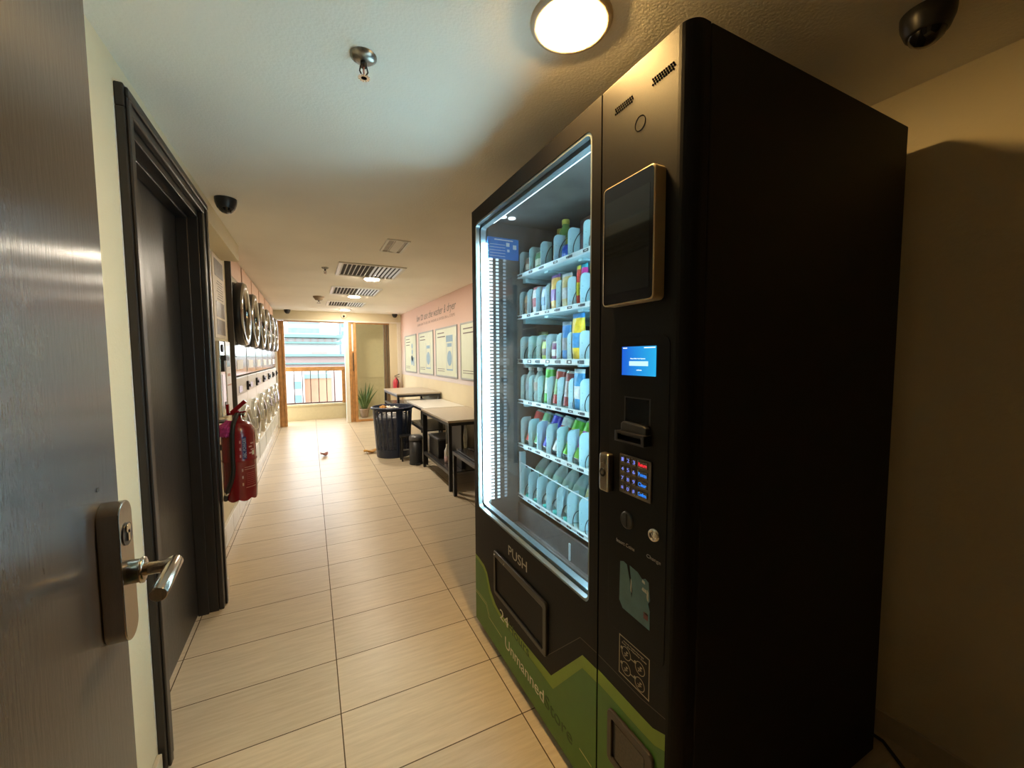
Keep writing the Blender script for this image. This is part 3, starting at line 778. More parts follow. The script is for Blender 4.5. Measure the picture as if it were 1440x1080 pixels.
def where(ri, k):
    return 'in the %s lane of the %s' % (LN[k] if k else 'leftmost', ['top shelf', 'second shelf', 'third shelf', 'fourth shelf', 'fifth shelf', 'lowest shelf'][ri])
# top shelf
packet('snack_packet', 'small brown snack packet ' + where(0, 0), 'snack', 0, 0, (.18, .12, .09), (.42, .4, .32), h=.085, w=.06)
packet('snack_packet', 'green and silver snack packet ' + where(0, 1), 'snack', 0, 1, (.10, .26, .12), (.55, .6, .5), h=.09, w=.07)
bottle('drink_bottle', 'red bottle with yellow-green cap ' + where(0, 1) , 'bottle', 0, 1, pmat((.42, .10, .06)), pmat((.52, .5, .08)), pmat((.5, .45, .1)), h=.20, r_=.033, x=1.04)
bottle('drink_bottle', 'green bottle with yellow-green cap ' + where(0, 2), 'bottle', 0, 2, pmat((.14, .32, .08)), pmat((.55, .55, .10)), pmat((.45, .55, .12)), h=.205, r_=.036, x=1.0)
packet('snack_packet', 'dark maroon snack bag with round top ' + where(0, 3), 'snack', 0, 3, (.10, .035, .05), (.16, .08, .10), h=.19, w=.088, x=1.03)
packet('snack_packet', 'crumpled bright blue packet ' + where(0, 3), 'snack', 0, 3, (.02, .07, .55), (.05, .16, .75), h=.075, w=.085, d=.05, x=.945)
packet('snack_packet', 'dark purple snack bag ' + where(0, 4), 'snack', 0, 4, (.09, .03, .08), (.16, .06, .13), h=.175, w=.088, x=1.03)
packet('snack_packet', 'pale green snack bag ' + where(0, 5), 'snack', 0, 5, (.42, .62, .25), (.7, .8, .6), h=.235, w=.088, x=.97)
# second shelf
packet('snack_packet', 'tan biscuit packet ' + where(1, 0), 'snack', 1, 0, (.42, .30, .18), (.25, .16, .12), h=.11, w=.05)
packet('snack_packet', 'white and red patterned packet ' + where(1, 1), 'snack', 1, 1, (.70, .66, .64), (.45, .10, .12), h=.13, w=.062)
packet('snack_packet', 'pale blue and white packet ' + where(1, 2), 'snack', 1, 2, (.45, .55, .65), (.20, .32, .5), h=.12, w=.062)
packet('snack_packet', 'orange and purple snack packet ' + where(1, 3), 'snack', 1, 3, (.72, .42, .08), (.22, .08, .35), h=.155, w=.072)
packet('snack_packet', 'silver and gold snack packet ' + where(1, 4), 'snack', 1, 4, (.62, .50, .22), (.55, .56, .58), h=.145, w=.072)
packet('snack_packet', 'narrow red and yellow stick packet ' + where(1, 5), 'snack', 1, 5, (.70, .06, .05), (.80, .70, .06), h=.165, w=.026, d=.02, x=.945, dy=.022)
packet('snack_packet', 'magenta and turquoise sweet packet ' + where(1, 5), 'snack', 1, 5, (.65, .04, .28), (.06, .45, .55), h=.165, w=.040, d=.03, x=.945, dy=-.016)
# third shelf
packet('snack_packet', 'dark olive snack bag ' + where(2, 1), 'snack', 2, 0, (.08, .09, .04), (.22, .24, .10), h=.145, w=.06, x=1.0)['label'] = 'dark olive snack bag ' + where(2, 0)
packet('snack_packet', 'bright green snack bag ' + where(2, 1), 'snack', 2, 1, (.05, .48, .10), (.16, .18, .08), h=.138, w=.064, x=.97)
packet('snack_packet', 'lime and brown snack packet ' + where(2, 2), 'snack', 2, 2, (.42, .52, .08), (.18, .12, .10), h=.10, w=.066)
packet('snack_packet', 'purple and white snack packet ' + where(2, 3), 'snack', 2, 3, (.18, .03, .14), (.60, .6, .62), h=.09, w=.07)
packet('snack_packet', 'blue wrapped snack bag ' + where(2, 4), 'snack', 2, 4, (.03, .20, .55), (.25, .28, .32), h=.165, w=.07)
packet('snack_packet', 'large yellow crisp bag with blue top ' + where(2, 5), 'snack', 2, 5, (.80, .58, .05), (.06, .28, .62), h=.19, w=.078, d=.05)
# fourth shelf
for k, nm in ((0, 'leftmost'), (1, 'second')):
    bottle('drink_bottle', 'clear bottle with grey cap ' + where(3, k), 'bottle', 3, k, CLEARP, pmat((.35, .33, .30)), pmat((.30, .24, .2)) if k else pmat((.2, .22, .24)), h=.165, r_=.029)
can('drink_can', 'slim bright green can ' + where(3, 2), 'can', 3, 2, (.10, .48, .08), (.55, .68, .5), h=.165, r_=.024, tilt=.08)
can('drink_can', 'red topped green and white can ' + where(3, 3), 'can', 3, 3, (.42, .06, .06), (.30, .50, .22), h=.155, tilt=.15)
can('drink_can', 'dark red and grey can ' + where(3, 4), 'can', 3, 4, (.26, .07, .08), (.42, .40, .42), h=.15, tilt=.12)
packet('snack_packet', 'sky blue and white packet with yellow base ' + where(3, 5), 'snack', 3, 5, (.05, .30, .62), (.65, .7, .74), h=.165, w=.072, d=.04)
# fifth shelf (drinks leaning back)
cols5 = [((.50, .05, .05), (.65, .3, .28), 'red can'), ((.12, .34, .16), (.60, .66, .58), 'green and white can'), ((.03, .05, .48), (.10, .12, .62), 'deep blue can'),
         ((.55, .60, .60), (.52, .12, .10), 'silver can with red dot'), ((.13, .50, .05), (.50, .60, .08), 'bright green can'), ((.16, .45, .06), (.42, .07, .34), 'green and purple can')]
for k, (a, b_, nm) in enumerate(cols5):
    can('drink_can', nm + ' leaning back ' + where(4, k), 'can', 4, k, a, b_, h=.165, r_=.029, x=.938, tilt=.42)
# lowest shelf (water bottles leaning back)
for k in range(5):
    bottle('water_bottle', 'clear water bottle leaning back ' + where(5, k), 'bottle', 5, k, CLEARP, pmat((.62, .7, .7)), mat('water_label', (.28, .42, .34), rough=.3, alpha=.7, noise=.3), h=.215, r_=.032, x=.948, tilt=.48)
    yc, z, lw = lanepos(5, k)
    o = thing('bottle_cap', 'small turquoise cap at the front ' + where(5, k), 'bottle cap', (.920, yc, z), 'turquoise caps on the lowest shelf')
    bm = bmesh.new(); lathe(bm, [(0, .016), (.012, .016), (.0135, .013), (.0135, 0), (0, 0)], (.920, yc - .012, z + .003), seg=16); new('cap_shell', bm, mat('turquoise', (.05, .50, .46), rough=.4, noise=.05), o)
packet('snack_packet', 'yellow and clear packet ' + where(5, 5), 'snack', 5, 5, (.62, .58, .25), (.55, .62, .6), h=.15, w=.07, x=.96, tilt=.3)

# power cord on the floor behind the machine
bm = bmesh.new(); tube(bm, [(1.69, .66, .008), (1.692, .60, .006), (1.665, .565, .006), (1.63, .52, .006), (1.60, .44, .006), (1.61, .30, .006), (1.66, .1, .006)], .0055, seg=8)
tag(new('power_cord', bm, RUBBER), 'thin black power cord on floor beside the vending machine', 'cord')

# ------------------------------------------------------------------ ceiling fixtures
def downlight(x, y, r_, label, m_):
    z = cz(y); t = thing('ceiling_lamp', label, 'lamp', (x, y, z), 'round recessed ceiling lamps')
    bm = bmesh.new(); lathe(bm, [(r_ * .86, -.004), (r_ * .95, -.010), (r_ * 1.12, -.010), (r_ * 1.18, -.003), (r_ * 1.18, .002)], (x, y, z), seg=40); new('lamp_rim', bm, mat('lamp_rim', (.62, .52, .38), rough=.35, noise=.02), t)
    bm = bmesh.new(); lathe(bm, [(r_ * .95, -.007), (r_ * .92, -.014), (r_ * .6, -.020), (0, -.022)], (x, y, z), seg=40); new('lamp_diffuser', bm, m_, t)
downlight(.622, .905, .088, 'round warm ceiling lamp closest to the camera above the vending machine', LAMP)
downlight(.640, 4.77, .082, 'round ceiling lamp behind the nearest louvred vent', LAMPFAR)
downlight(.592, 6.30, .082, 'round ceiling lamp behind the middle louvred vent', LAMPFAR)
downlight(.608, 8.24, .082, 'round ceiling lamp just before the far wall beam', LAMPFAR)

def vent(x0, x1, y0, y1, label):
    z = cz((y0 + y1) / 2); t = thing('ceiling_vent', label, 'vent', ((x0 + x1) / 2, (y0 + y1) / 2, z), 'louvred ceiling vents')
    bm = bmesh.new(); ring_prism(bm, [(x0, y0), (x1, y0), (x1, y1), (x0, y1)], [(x0 + .03, y0 + .03), (x1 - .03, y0 + .03), (x1 - .03, y1 - .03), (x0 + .03, y1 - .03)], 'xy', z - .014, z + .004)
    new('vent_frame', bm, WHITEMET, t, bevel=.002)
    bm = bmesh.new(); box(bm, x0 + .03, x1 - .03, y0 + .03, y1 - .03, z - .0025, z - .0015); new('vent_back', bm, mat('vent_dark', (.05, .045, .04), rough=.8, noise=.05), t)
    n = 14
    for i in range(n):
        x = x0 + .045 + (x1 - x0 - .09) * i / (n - 1)
        s = -1 if i < n / 2 else 1
        bm = bmesh.new(); prism(bm, [(x, z - .003), (x + s * .013, z - .015), (x + s * .0145, z - .014), (x + .0015, z - .003)], 'xz', y0 + .03, y1 - .03)
        new('vent_slat', bm, WHITEMET, t)
vent(.26, .868, 4.03, 4.65, 'white louvred square ceiling vent nearest the camera')
vent(.262, .862, 5.47, 6.11, 'middle one of three white louvred ceiling vents')
vent(.262, .85, 6.97, 7.58, 'farthest white louvred ceiling vent near the far wall')
# square recessed exhaust with clear louvre
z = cz(3.28); t = thing('ceiling_hatch', 'small white square recessed ceiling grille with open flap', 'vent', (.61, 3.28, z))
bm = bmesh.new(); ring_prism(bm, [(.53, 3.09), (.70, 3.09), (.70, 3.46), (.53, 3.46)], [(.548, 3.108), (.682, 3.108), (.682, 3.442), (.548, 3.442)], 'xy', z - .010, z + .003); new('hatch_frame', bm, WHITEMET, t, bevel=.002)
bm = bmesh.new(); box(bm, .548, .682, 3.108, 3.442, z - .003, z - .0015); new('hatch_back', bm, mat('hatch_grey', (.30, .26, .22), rough=.3, noise=.2, nscale=15), t)
bm = bmesh.new(); prism(bm, [(.60, z - .003), (.655, z - .012), (.657, z - .010), (.602, z - .003)], 'xz', 3.11, 3.44); box(bm, .585, .590, 3.11, 3.44, z - .009, z - .003); new('hatch_flap', bm, WHITEMET, t)
# sprinklers
def sprinkler(x, y, label, s=1.0):
    z = cz(y); t = thing('sprinkler', label, 'sprinkler', (x, y, z))
    bm = bmesh.new(); lathe(bm, [(.036 * s, .001), (.036 * s, -.004), (.026 * s, -.012), (.013 * s, -.016), (0, -.016)], (x, y, z), seg=28); new('escutcheon', bm, mat('dusty_chrome', (.32, .31, .28), rough=.35, metal=.9, noise=.3, nscale=90), t)
    bm = bmesh.new(); cyl(bm, (x, y, z - .014), (x, y, z - .030), .009 * s); 
    for a in (-1, 1): tube(bm, [(x + a * .008 * s, y, z - .028), (x + a * .011 * s, y, z - .042), (x + a * .003, y, z - .058)], .0022, seg=6)
    new('sprinkler_body', bm, mat('dark_bronze', (.06, .055, .05), rough=.3, metal=.9, noise=.1), t)
    bm = bmesh.new(); cyl(bm, (x, y, z - .030), (x, y, z - .056), .0025, seg=8); new('glass_bulb', bm, mat('bulb', (.5, .3, .3), rough=.1, noise=.05), t)
    bm = bmesh.new(); lathe(bm, [(0, -.058), (.007 * s, -.058), (.008 * s, -.060), (0, -.060)], (x, y, z), seg=20)
    for k in range(12):
        a = k * PI / 6; box(bm, -.0, .0165 * s, -.0022, .0022, -.0005, .0008, rot=Matrix.Translation((x, y, z - .0595)) @ Matrix.Rotation(a, 4, 'Z'))
    new('deflector', bm, CHROME, t)
sprinkler(.163, 1.262, 'chrome fire sprinkler on ceiling nearest the camera')
sprinkler(.156, 4.37, 'small dark fire sprinkler left of the nearest louvred vent', .9)
# smoke detector
z = cz(6.54); t = thing('smoke_detector', 'brown-grey cone shaped detector on ceiling left of the vents', 'detector', (.135, 6.54, z))
bm = bmesh.new(); lathe(bm, [(.075, .001), (.075, -.012), (.045, -.055), (.020, -.060), (0, -.060)], (.135, 6.54, z), seg=24); new('detector_body', bm, mat('bronze_plastic', (.26, .19, .12), rough=.4, noise=.1), t)
bm = bmesh.new(); cyl(bm, (.135, 6.54, z - .060), (.135, 6.54, z - .078), .008); cyl(bm, (.135, 6.54, z - .095), (.135, 6.54, z - .098), .028); tube(bm, [(.12, 6.54, z - .078), (.12, 6.54, z - .096)], .003, seg=6); tube(bm, [(.15, 6.54, z - .078), (.15, 6.54, z - .096)], .003, seg=6); new('detector_tip', bm, mat('dark_bronze', (.06, .055, .05)), t)
# dome cameras
def dome(c, axis, r_, label, m_=None):
    t = thing('dome_camera', label, 'camera', c, 'black dome cameras on the ceiling')
    bm = bmesh.new(); lathe(bm, [(r_, -.001), (r_, .012), (r_ * .97, .025), (r_ * .80, .050), (r_ * .74, .054), (0, .054)], c, axis, 28); new('camera_housing', bm, m_ or BLKPLAST, t)
    a = Vector(axis).normalized(); c2 = Vector(c) + a * .050
    bm = bmesh.new(); lathe(bm, [(r_ * .72, .0), (r_ * .62, .014), (r_ * .40, .024), (0, .029)], c2, axis, 24); new('lens_dome', bm, SCREENBLK, t)
    return t
dome((-.381, 2.70, cz(2.7)), (0, 0, -1), .052, 'black dome camera on ceiling above the dark doorway')
dome((1.395, .49, cz(.49)), (0, 0, -1), .052, 'black dome camera on ceiling right above vending machine')
dome((-.36, 8.70, cz(8.7)), (0, 0, -1), .055, 'small black dome camera at ceiling left of far opening')
dome((1.60, 8.70, cz(8.7)), (0, 0, -1), .055, 'small black dome camera at ceiling above the far right corner')
t = thing('bullet_camera', 'small white camera with dark lens on far wall beam', 'camera', (.62, YF - .0, 2.13))
bm = bmesh.new(); lathe(bm, [(.05, 0), (.052, .03), (.045, .055), (.03, .06), (0, .06)], (.62, YF + .001, 2.15), (0, -1, 0), 24, sy=1); new('camera_housing', bm, mat('camera_white', (.75, .68, .52), rough=.4, noise=.02), t)
bm = bmesh.new(); sphere(bm, (.62, YF - .06, 2.14), .022); new('lens', bm, SCREENBLK, t)

# ------------------------------------------------------------------ extinguisher on the left wall
ex, ey = -.384, 2.745
e = thing('fire_extinguisher', 'large red dry powder extinguisher hung beside the dark doorway', 'fire extinguisher', (ex, ey, .506))
R_ = .083
bm = bmesh.new(); lathe(bm, [(0, .545), (R_ * .80, .545), (R_ * .98, .56), (R_, .58), (R_, .730), (R_ + .003, .735), (R_ + .003, .742), (R_, .747), (R_, .885), (R_ * .95, .915), (R_ * .80, .938), (R_ * .5, .955), (.022, .962), (.020, .985), (0, .985)], (ex, ey, 0), seg=40)
# scalloped skirt
seg = 40; A = []; B = []
for i in range(seg):
    a = 2 * PI * i / seg; dz = .012 * abs(math.sin(a * 4))
    A.append(bm.verts.new((ex + R_ * math.cos(a), ey + R_ * math.sin(a), .582))); B.append(bm.verts.new((ex + R_ * .96 * math.cos(a), ey + R_ * .96 * math.sin(a), .522 - dz)))
for i in range(seg): bm.faces.new((A[i], A[(i + 1) % seg], B[(i + 1) % seg], B[i])).smooth = True
cylb = new('cylinder', bm, RED, e)
bm = bmesh.new(); cyl(bm, (ex, ey, .985), (ex, ey, 1.010), .016); cyl(bm, (ex, ey, .995), (ex + .035, ey - .01, .995), .010); cyl(bm, (ex + .030, ey - .012, .992), (ex + .044, ey - .016, .992), .015)
new('valve', bm, CHROME, e)
bm = bmesh.new()
box(bm, ex - .012, ex + .012, ey - .02, ey + .03, 1.005, 1.018)
box(bm, -.02, .075, -.013, .013, 0, .022, rot=Matrix.Translation((ex - .005, ey, 1.010)) @ Matrix.Rotation(-.75, 4, 'Y'))
box(bm, -.05, .045, -.011, .011, 0, .014, rot=Matrix.Translation((ex, ey, .996)) @ Matrix.Rotation(-.10, 4, 'Y'))
box(bm, ex - .050, ex - .036, ey - .011, ey + .011, .992, 1.055)
new('lever', bm, RED, e, bevel=.002)
bm = bmesh.new()
tv = Vector((-ex, -ey, 0)).normalized(); lv = Vector((tv.y, -tv.x, 0))  # lv: to image right? 
left = Vector((-.99, .14, 0))
def onface(a, z, rr): # a: fraction across seen face, -1 left .. 1 right
    th = math.asin(max(-1, min(1, a))); rt = Vector((.99, .139, 0)); fw = Vector((.139, -.99, 0))
    return Vector((ex, ey, z)) + (rt * math.sin(th) + fw * math.cos(th)) * rr
hose = [Vector((ex, ey - .02, .998)), onface(-.15, .985, .045), onface(-.22, .955, .085), onface(-.28, .90, R_ + .012), onface(-.32, .80, R_ + .013), onface(-.32, .70, R_ + .013), onface(-.42, .64, R_ + .013), onface(-.62, .585, R_ + .012), onface(-.78, .545, R_ + .008), onface(-.86, .525, R_)]
def smooth(pts, n=4):
    out = []
    for i in range(len(pts) - 1):
        p0 = pts[max(i - 1, 0)]; p1 = pts[i]; p2 = pts[i + 1]; p3 = pts[min(i + 2, len(pts) - 1)]
        for k in range(n):
            t = k / n
            out.append(.5 * ((2 * p1) + (-p0 + p2) * t + (2 * p0 - 5 * p1 + 4 * p2 - p3) * t * t + (-p0 + 3 * p1 - 3 * p2 + p3) * t ** 3))
    out.append(pts[-1]); return out
tube(bm, smooth(hose), .0115, seg=10); new('hose', bm, RUBBER, e)
bm = bmesh.new(); p_ = onface(-.66, .575, R_ + .012); q_ = onface(-.72, .56, R_ + .011); cyl(bm, p_, q_, .0128); new('hose_ferrule', bm, CHROME, e)
# labels (printed) follow the cylinder
def curved_patch(a0, a1, z0, z1, m_, name, off=.0006, n=6):
    bm = bmesh.new(); vs0 = [onface(a0 + (a1 - a0) * i / n, z0, R_ + off) for i in range(n + 1)]
    vs = [(bm.verts.new(v), bm.verts.new(v + Vector((0, 0, z1 - z0)))) for v in vs0]
    for i in range(n): bm.faces.new((vs[i][0], vs[i + 1][0], vs[i + 1][1], vs[i][1]))
    return new(name, bm, m_, cylb)
curved_patch(.18, .42, .735 + .015, .875, mat('label_navy', (.03, .04, .16), rough=.4, noise=.05), 'name_panel', off=.0008)
def curved_text(body, a0, a1, z0, z1, m_, name='label_text', vertical=True):
    o = text(name, body, '-y', (0, 0, 0), 1, 1, m_, cylb, depth=.0001, vertical=vertical)
    for v in o.data.vertices:
        q = onface(a0 + (a1 - a0) * v.co.x, z0 + (z1 - z0) * v.co.z, R_ + .0018 + .0003)
        v.co = q
    return o
curved_text('ABC POWDER', .21, .39, .757, .868, WHITE)
PK = mat('label_pink', (.55, .30, .28), rough=.5, noise=.1)
for z_ in (.76, .80, .84): curved_patch(.02, .10, z_, z_ + .016, PK, 'print_mark')
for z_ in (.60, .64, .68): curved_patch(.10, .18, z_, z_ + .016, PK, 'print_mark')
for z_, a0_ in ((.70, .25), (.688, .25), (.585, .3)): curved_patch(a0_, .85, z_, z_ + .003, PK, 'print_line')
for k in range(7): curved_patch(.36, .80, .60 + k * .011, .603 + k * .011, mat('label_dim', (.32, .06, .06), rough=.5, noise=.1), 'print_line')
for k in range(4): curved_patch(.55 + .1 * (k % 2), .72 + .1 * (k % 2), .775 + k * .018, .783 + k * .018, PK, 'print_mark')
curved_patch(.72, .84, .765, .79, mat('label_cream', (.6, .55, .45), rough=.5, noise=.1), 'print_mark')
bm = bmesh.new(); box(bm, XL, ex - R_ + .02, ey - .02, ey + .02, .80, .83); new('wall_bracket', bm, BLKMETAL, e)
# cloth draped on its shoulder
bm = bmesh.new(); n_ = 14
G = [[None] * (n_ + 1) for _ in range(n_ + 1)]
for i in range(n_ + 1):
    for j in range(n_ + 1):
        a = -1.0 + .62 * i / n_; zz_ = .968 - .075 * j / n_
        rr_ = (R_ + .008) * (.55 + .45 * min(1, j / n_ * 2.2)) + .006 * math.sin(i * 2.1 + j * 1.7) + .004 * random.random()
        ph = math.asin(max(-1, a)) ; rt = Vector((.99, .139, 0)); fw = Vector((.139, -.99, 0))
        zz_ -= .018 * abs(math.sin(i * .9)) * j / n_
        G[i][j] = bm.verts.new(Vector((ex, ey, zz_)) + (rt * math.sin(ph) + fw * math.cos(ph)) * rr_)
for i in range(n_):
    for j in range(n_): bm.faces.new((G[i][j], G[i + 1][j], G[i + 1][j + 1], G[i][j + 1])).smooth = True
o = new('cloth', bm, PINKCLOTH); sm = o.modifiers.new('solid', 'SOLIDIFY'); sm.thickness = .006; ss = o.modifiers.new('sub', 'SUBSURF'); ss.levels = 1; ss.render_levels = 1
tag(o, 'crumpled magenta cloth draped over red extinguisher shoulder', 'cloth')

# ------------------------------------------------------------------ notice board and payment terminal in the recess
n1 = thing('notice_poster', 'tall narrow printed notice on recess wall above payment terminal', 'poster', (-.585, 3.63, 1.75))
bm = bmesh.new(); box(bm, -.5845, -.581, 3.43, 3.84, 1.46, 2.045); new('poster_sheet', bm, mat('notice_paper', (.66, .57, .45), rough=.5, noise=.03), n1)
PB = mat('notice_picture', (.14, .11, .09), rough=.4, noise=.4, nscale=30)
for z0_, z1_ in ((1.90, 2.02), (1.61, 1.72), (1.485, 1.595)):
    bm = bmesh.new(); box(bm, -.5805, -.580, 3.50, 3.80, z0_, z1_); new('printed_picture', bm, PB, n1)
bm = bmesh.new()
for k in range(8): box(bm, -.5805, -.580, 3.55 + .02 * (k % 3), 3.77 - .02 * (k % 2), 1.74 + k * .018, 1.745 + k * .018)
new('printed_text', bm, INKGREY, n1)
pt = thing('payment_terminal', 'tall silver payment terminal on recess wall below the notice', 'payment terminal', (-.585, 3.55, 1.15))
bm = bmesh.new(); box(bm, -.584, -.560, 3.42, 3.58, .905, 1.435); new('terminal_body', bm, STAINLESS, pt, bevel=.004)
bm = bmesh.new(); cyl(bm, (-.561, 3.50, 1.385), (-.553, 3.50, 1.385), .028, seg=24); box(bm, -.560, -.530, 3.44, 3.56, 1.30, 1.335); box(bm, -.560, -.542, 3.44, 3.50, 1.22, 1.30); new('scanner', bm, BLKPLAST, pt, bevel=.003)
bm = bmesh.new(); box(bm, -.5605, -.558, 3.515, 3.555, .95, 1.0); box(bm, -.5605, -.559, 3.45, 3.46, .93, 1.2); new('card_slot', bm, BLKPLAST, pt)
pw = thing('token_machine', 'glossy white token machine panel beside silver payment terminal', 'payment terminal', (-.585, 3.70, 1.15))
bm = bmesh.new(); box(bm, -.584, -.556, 3.60, 3.79, .885, 1.44); new('machine_body', bm, WHITEMET, pw, bevel=.004)
bm = bmesh.new(); box(bm, -.5565, -.5555, 3.63, 3.76, 1.25, 1.40); new('display', bm, mat('terminal_display', (.35, .5, .58), rough=.1, noise=.1), pw)
bm = bmesh.new(); box(bm, -.5565, -.5545, 3.62, 3.77, 1.11, 1.12); box(bm, -.5565, -.5555, 3.64, 3.75, 1.18, 1.20); new('slot_strip', bm, mat('slot_copper', (.5, .25, .15), rough=.4, noise=.1), pw)
bm = bmesh.new(); box(bm, -.584, -.535, 3.30, 3.42, .875, .887); tag(new('wall_hook', bm, BLKMETAL, bevel=.002), 'small black shelf bracket on the recess wall under terminal', 'bracket')

# ------------------------------------------------------------------ washer and dryer stacks
bm = bmesh.new(); box(bm, -1.36, -.565, 3.94, 8.27, 0, .145); box(bm, -.5849, -.565, 3.18, 3.94, 0, .145)
plinth = struct(new('trim_3', bm, TILEWHITE, bevel=.002))
bm = bmesh.new(); y = 3.33
while y < 8.25: box(bm, -.5652, -.5645, y, y + .003, .002, .143); y += .30
box(bm, -.5652, -.5645, 3.19, 8.27, .001, .004)
o = new('grout', bm, mat('grout_dark', (.2, .17, .13), rough=.8, noise=.1), plinth)
LX = -.56; P0, PW = 3.95, .72
st = thing('laundry_stack', 'nearest washer and dryer stack with the dark brown side panel', 'washing machine', (-.9, P0 + PW / 2, .145), 'washer and dryer stacks on left')
y0, y1 = P0, P0 + PW - .012; yc = (y0 + y1) / 2
bm = bmesh.new(); box(bm, -1.30, LX, y0, y1, .146, 1.150); new('washer_body', bm, WHITEMET, st, bevel=.004)
bm = bmesh.new(); box(bm, -1.30, LX, y0, y1, 1.165, 1.995); new('dryer_body', bm, STAINLESS, st, bevel=.006)
bm = bmesh.new(); box(bm, -.60, LX + .006, y0 + .02, y1 - .02, 1.19, 1.42); dp = new('dryer_panel', bm, STAINLESS, st, bevel=.003)
bm = bmesh.new(); box(bm, LX + .006, LX + .008, y0 + .12, y1 - .25, 1.22, 1.30); new('panel_label', bm, WHITE, dp)
bm = bmesh.new(); box(bm, LX + .006, LX + .016, y0 + .05, y1 - .05, 1.325, 1.332); new('panel_groove', bm, CHROME, dp)
bm = bmesh.new(); box(bm, -.60, LX + .008, y0 + .01, y1 - .01, 1.00, 1.145); wp = new('washer_panel', bm, mat('panel_grey', (.55, .53, .49), rough=.4, noise=.03), st, bevel=.003)
bm = bmesh.new(); box(bm, LX + .008, LX + .011, yc - .20, yc - .02, 1.02, 1.075); new('display', bm, SCREENBLK, wp)
bm = bmesh.new(); box(bm, LX + .008, LX + .026, y1 - .10, y1 - .04, 1.015, 1.10); box(bm, LX + .026, LX + .040, y1 - .09, y1 - .06, 1.045, 1.07); new('coin_box', bm, BLKPLAST, wp, bevel=.003)
# dryer door
zc1, zc2 = 1.70, .66
bm = bmesh.new(); lathe(bm, [(.272, .056), (.262, .072), (.222, .070), (.212, .055), (.212, .02)], (LX, yc - .02, zc1), (1, 0, 0), 48); dd = new('dryer_door', bm, mat('dark_chrome', (.36, .34, .29), rough=.16, metal=1, noise=.05), st)
bm = bmesh.new(); lathe(bm, [(.213, .04), (.17, .022), (.10, .012), (0, .008)], (LX, yc - .02, zc1), (1, 0, 0), 40); new('door_glass', bm, SCREENBLK, dd)
bm = bmesh.new(); lathe(bm, [(.262, .001), (.273, .012), (.274, .056), (.270, .058)], (LX, yc - .02, zc1), (1, 0, 0), 48); new('door_rim', bm, BLKPLAST, dd)
# washer door
bm = bmesh.new(); lathe(bm, [(.235, 0), (.24, .025), (.228, .045), (.202, .048), (.190, .035), (.190, .01)], (LX, yc, zc2), (1, 0, 0), 48); wd = new('washer_door', bm, mat('silver_ring', (.50, .49, .43), rough=.25, metal=.5, noise=.03), st)
bm = bmesh.new(); lathe(bm, [(.191, .018), (.15, .040), (.08, .058), (0, .066)], (LX, yc, zc2), (1, 0, 0), 40); new('door_glass', bm, SCREENBLK, wd)
bm = bmesh.new(); box(bm, LX + .02, LX + .060, yc - .235, yc - .195, zc2 - .06, zc2 + .06); new('door_handle', bm, CHROME, wd, bevel=.006)
bm = bmesh.new(); box(bm, -.60, LX + .006, y0 + .02, y1 - .02, .17, .36); new('kick_panel', bm, mat('panel_grey2', (.50, .52, .50), rough=.35, noise=.03), st, bevel=.003)
bm = bmesh.new(); box(bm, -.62, LX - .002, y0 + .02, y1 - .04, 1.998, cz(4.2) - .004); new('top_sign', bm, PINKSIGN, st, bevel=.003)
labels = ['second washer and dryer stack from the dark brown side panel', 'third washer and dryer stack from the dark brown side panel', 'fourth washer and dryer stack from the dark brown side panel', 'fifth washer and dryer stack, next to the last one', 'farthest washer and dryer stack, nearest the window opening']
for k, lb in enumerate(labels):
    dup(st, (-.9, P0 + PW / 2 + PW * (k + 1), .145), lb)
bm = bmesh.new(); box(bm, -1.30, -.545, 3.932, 3.949, .146, 2.13)  # near side of the first stack, built as a separate panel
for z_ in (1.12, 1.19, .98): box(bm, -.586, -.546, 3.9305, 3.932, z_, z_ + .003, mi=0)
tag(new('stack_side_panel', bm, DARKPANEL, bevel=.001), 'dark brown side panel of the first washer stack', 'board')
# grey end frame at the far end of the row
bm = bmesh.new(); box(bm, -1.30, -.60, 8.29, 8.34, 0, 2.10); box(bm, -.60, -.575, 8.29, 8.36, 0, 2.12)
tag(new('end_frame', bm, mat('frame_grey', (.42, .42, .40), rough=.35, metal=.5, noise=.03), bevel=.003), 'pale grey end frame at far end of the washer row', 'post')

# ------------------------------------------------------------------ far opening, sliding door, balcony
w1 = thing('window_1', None, None, (0.08, YF, 0)); del w1['label']; del w1['category']; w1['kind'] = 'structure'
bm = bmesh.new(); box(bm, -.560, -.435, YF + .01, YF + .11, 0, 2.03); box(bm, -.530, -.515, YF - .002, YF + .01, 0, 2.03); box(bm, -.470, -.455, YF - .002, YF + .01, 0, 2.03)
box(bm, -.435, .625, YF + .01, YF + .11, 2.012, 2.044); new('window_frame', bm, WOOD, w1, bevel=.004)
bm = bmesh.new(); box(bm, -.507, -.497, YF - .0045, YF - .0022, 1.66, 1.78); new('strike_plate', bm, WHITEMET, w1)
w2 = thing('door_3', None, None, (1.1, YF, 0)); del w2['label']; del w2['category']; w2['kind'] = 'structure'
bm = bmesh.new(); box(bm, .702, .745, YF + .01, YF + .11, 0, 2.03); box(bm, .795, .845, YF - .005, YF + .05, .0, 2.03); box(bm, .748, .795, YF + .03, YF + .05, 0, 2.03)
box(bm, .745, 1.5, YF + .01, YF + .10, 2.005, 2.044); box(bm, .845, 1.42, YF + .0, YF + .05, 0, .045); new('door_frame', bm, WOOD, w2, bevel=.004)
bm = bmesh.new(); box(bm, 1.385, 1.435, YF + .0, YF + .06, .045, 2.003); box(bm, 1.448, 1.49, YF + .02, YF + .10, 0, 2.003); new('end_stile', bm, mat('dark_bronze_frame', (.16, .11, .06), rough=.35, noise=.1), w2, bevel=.003)
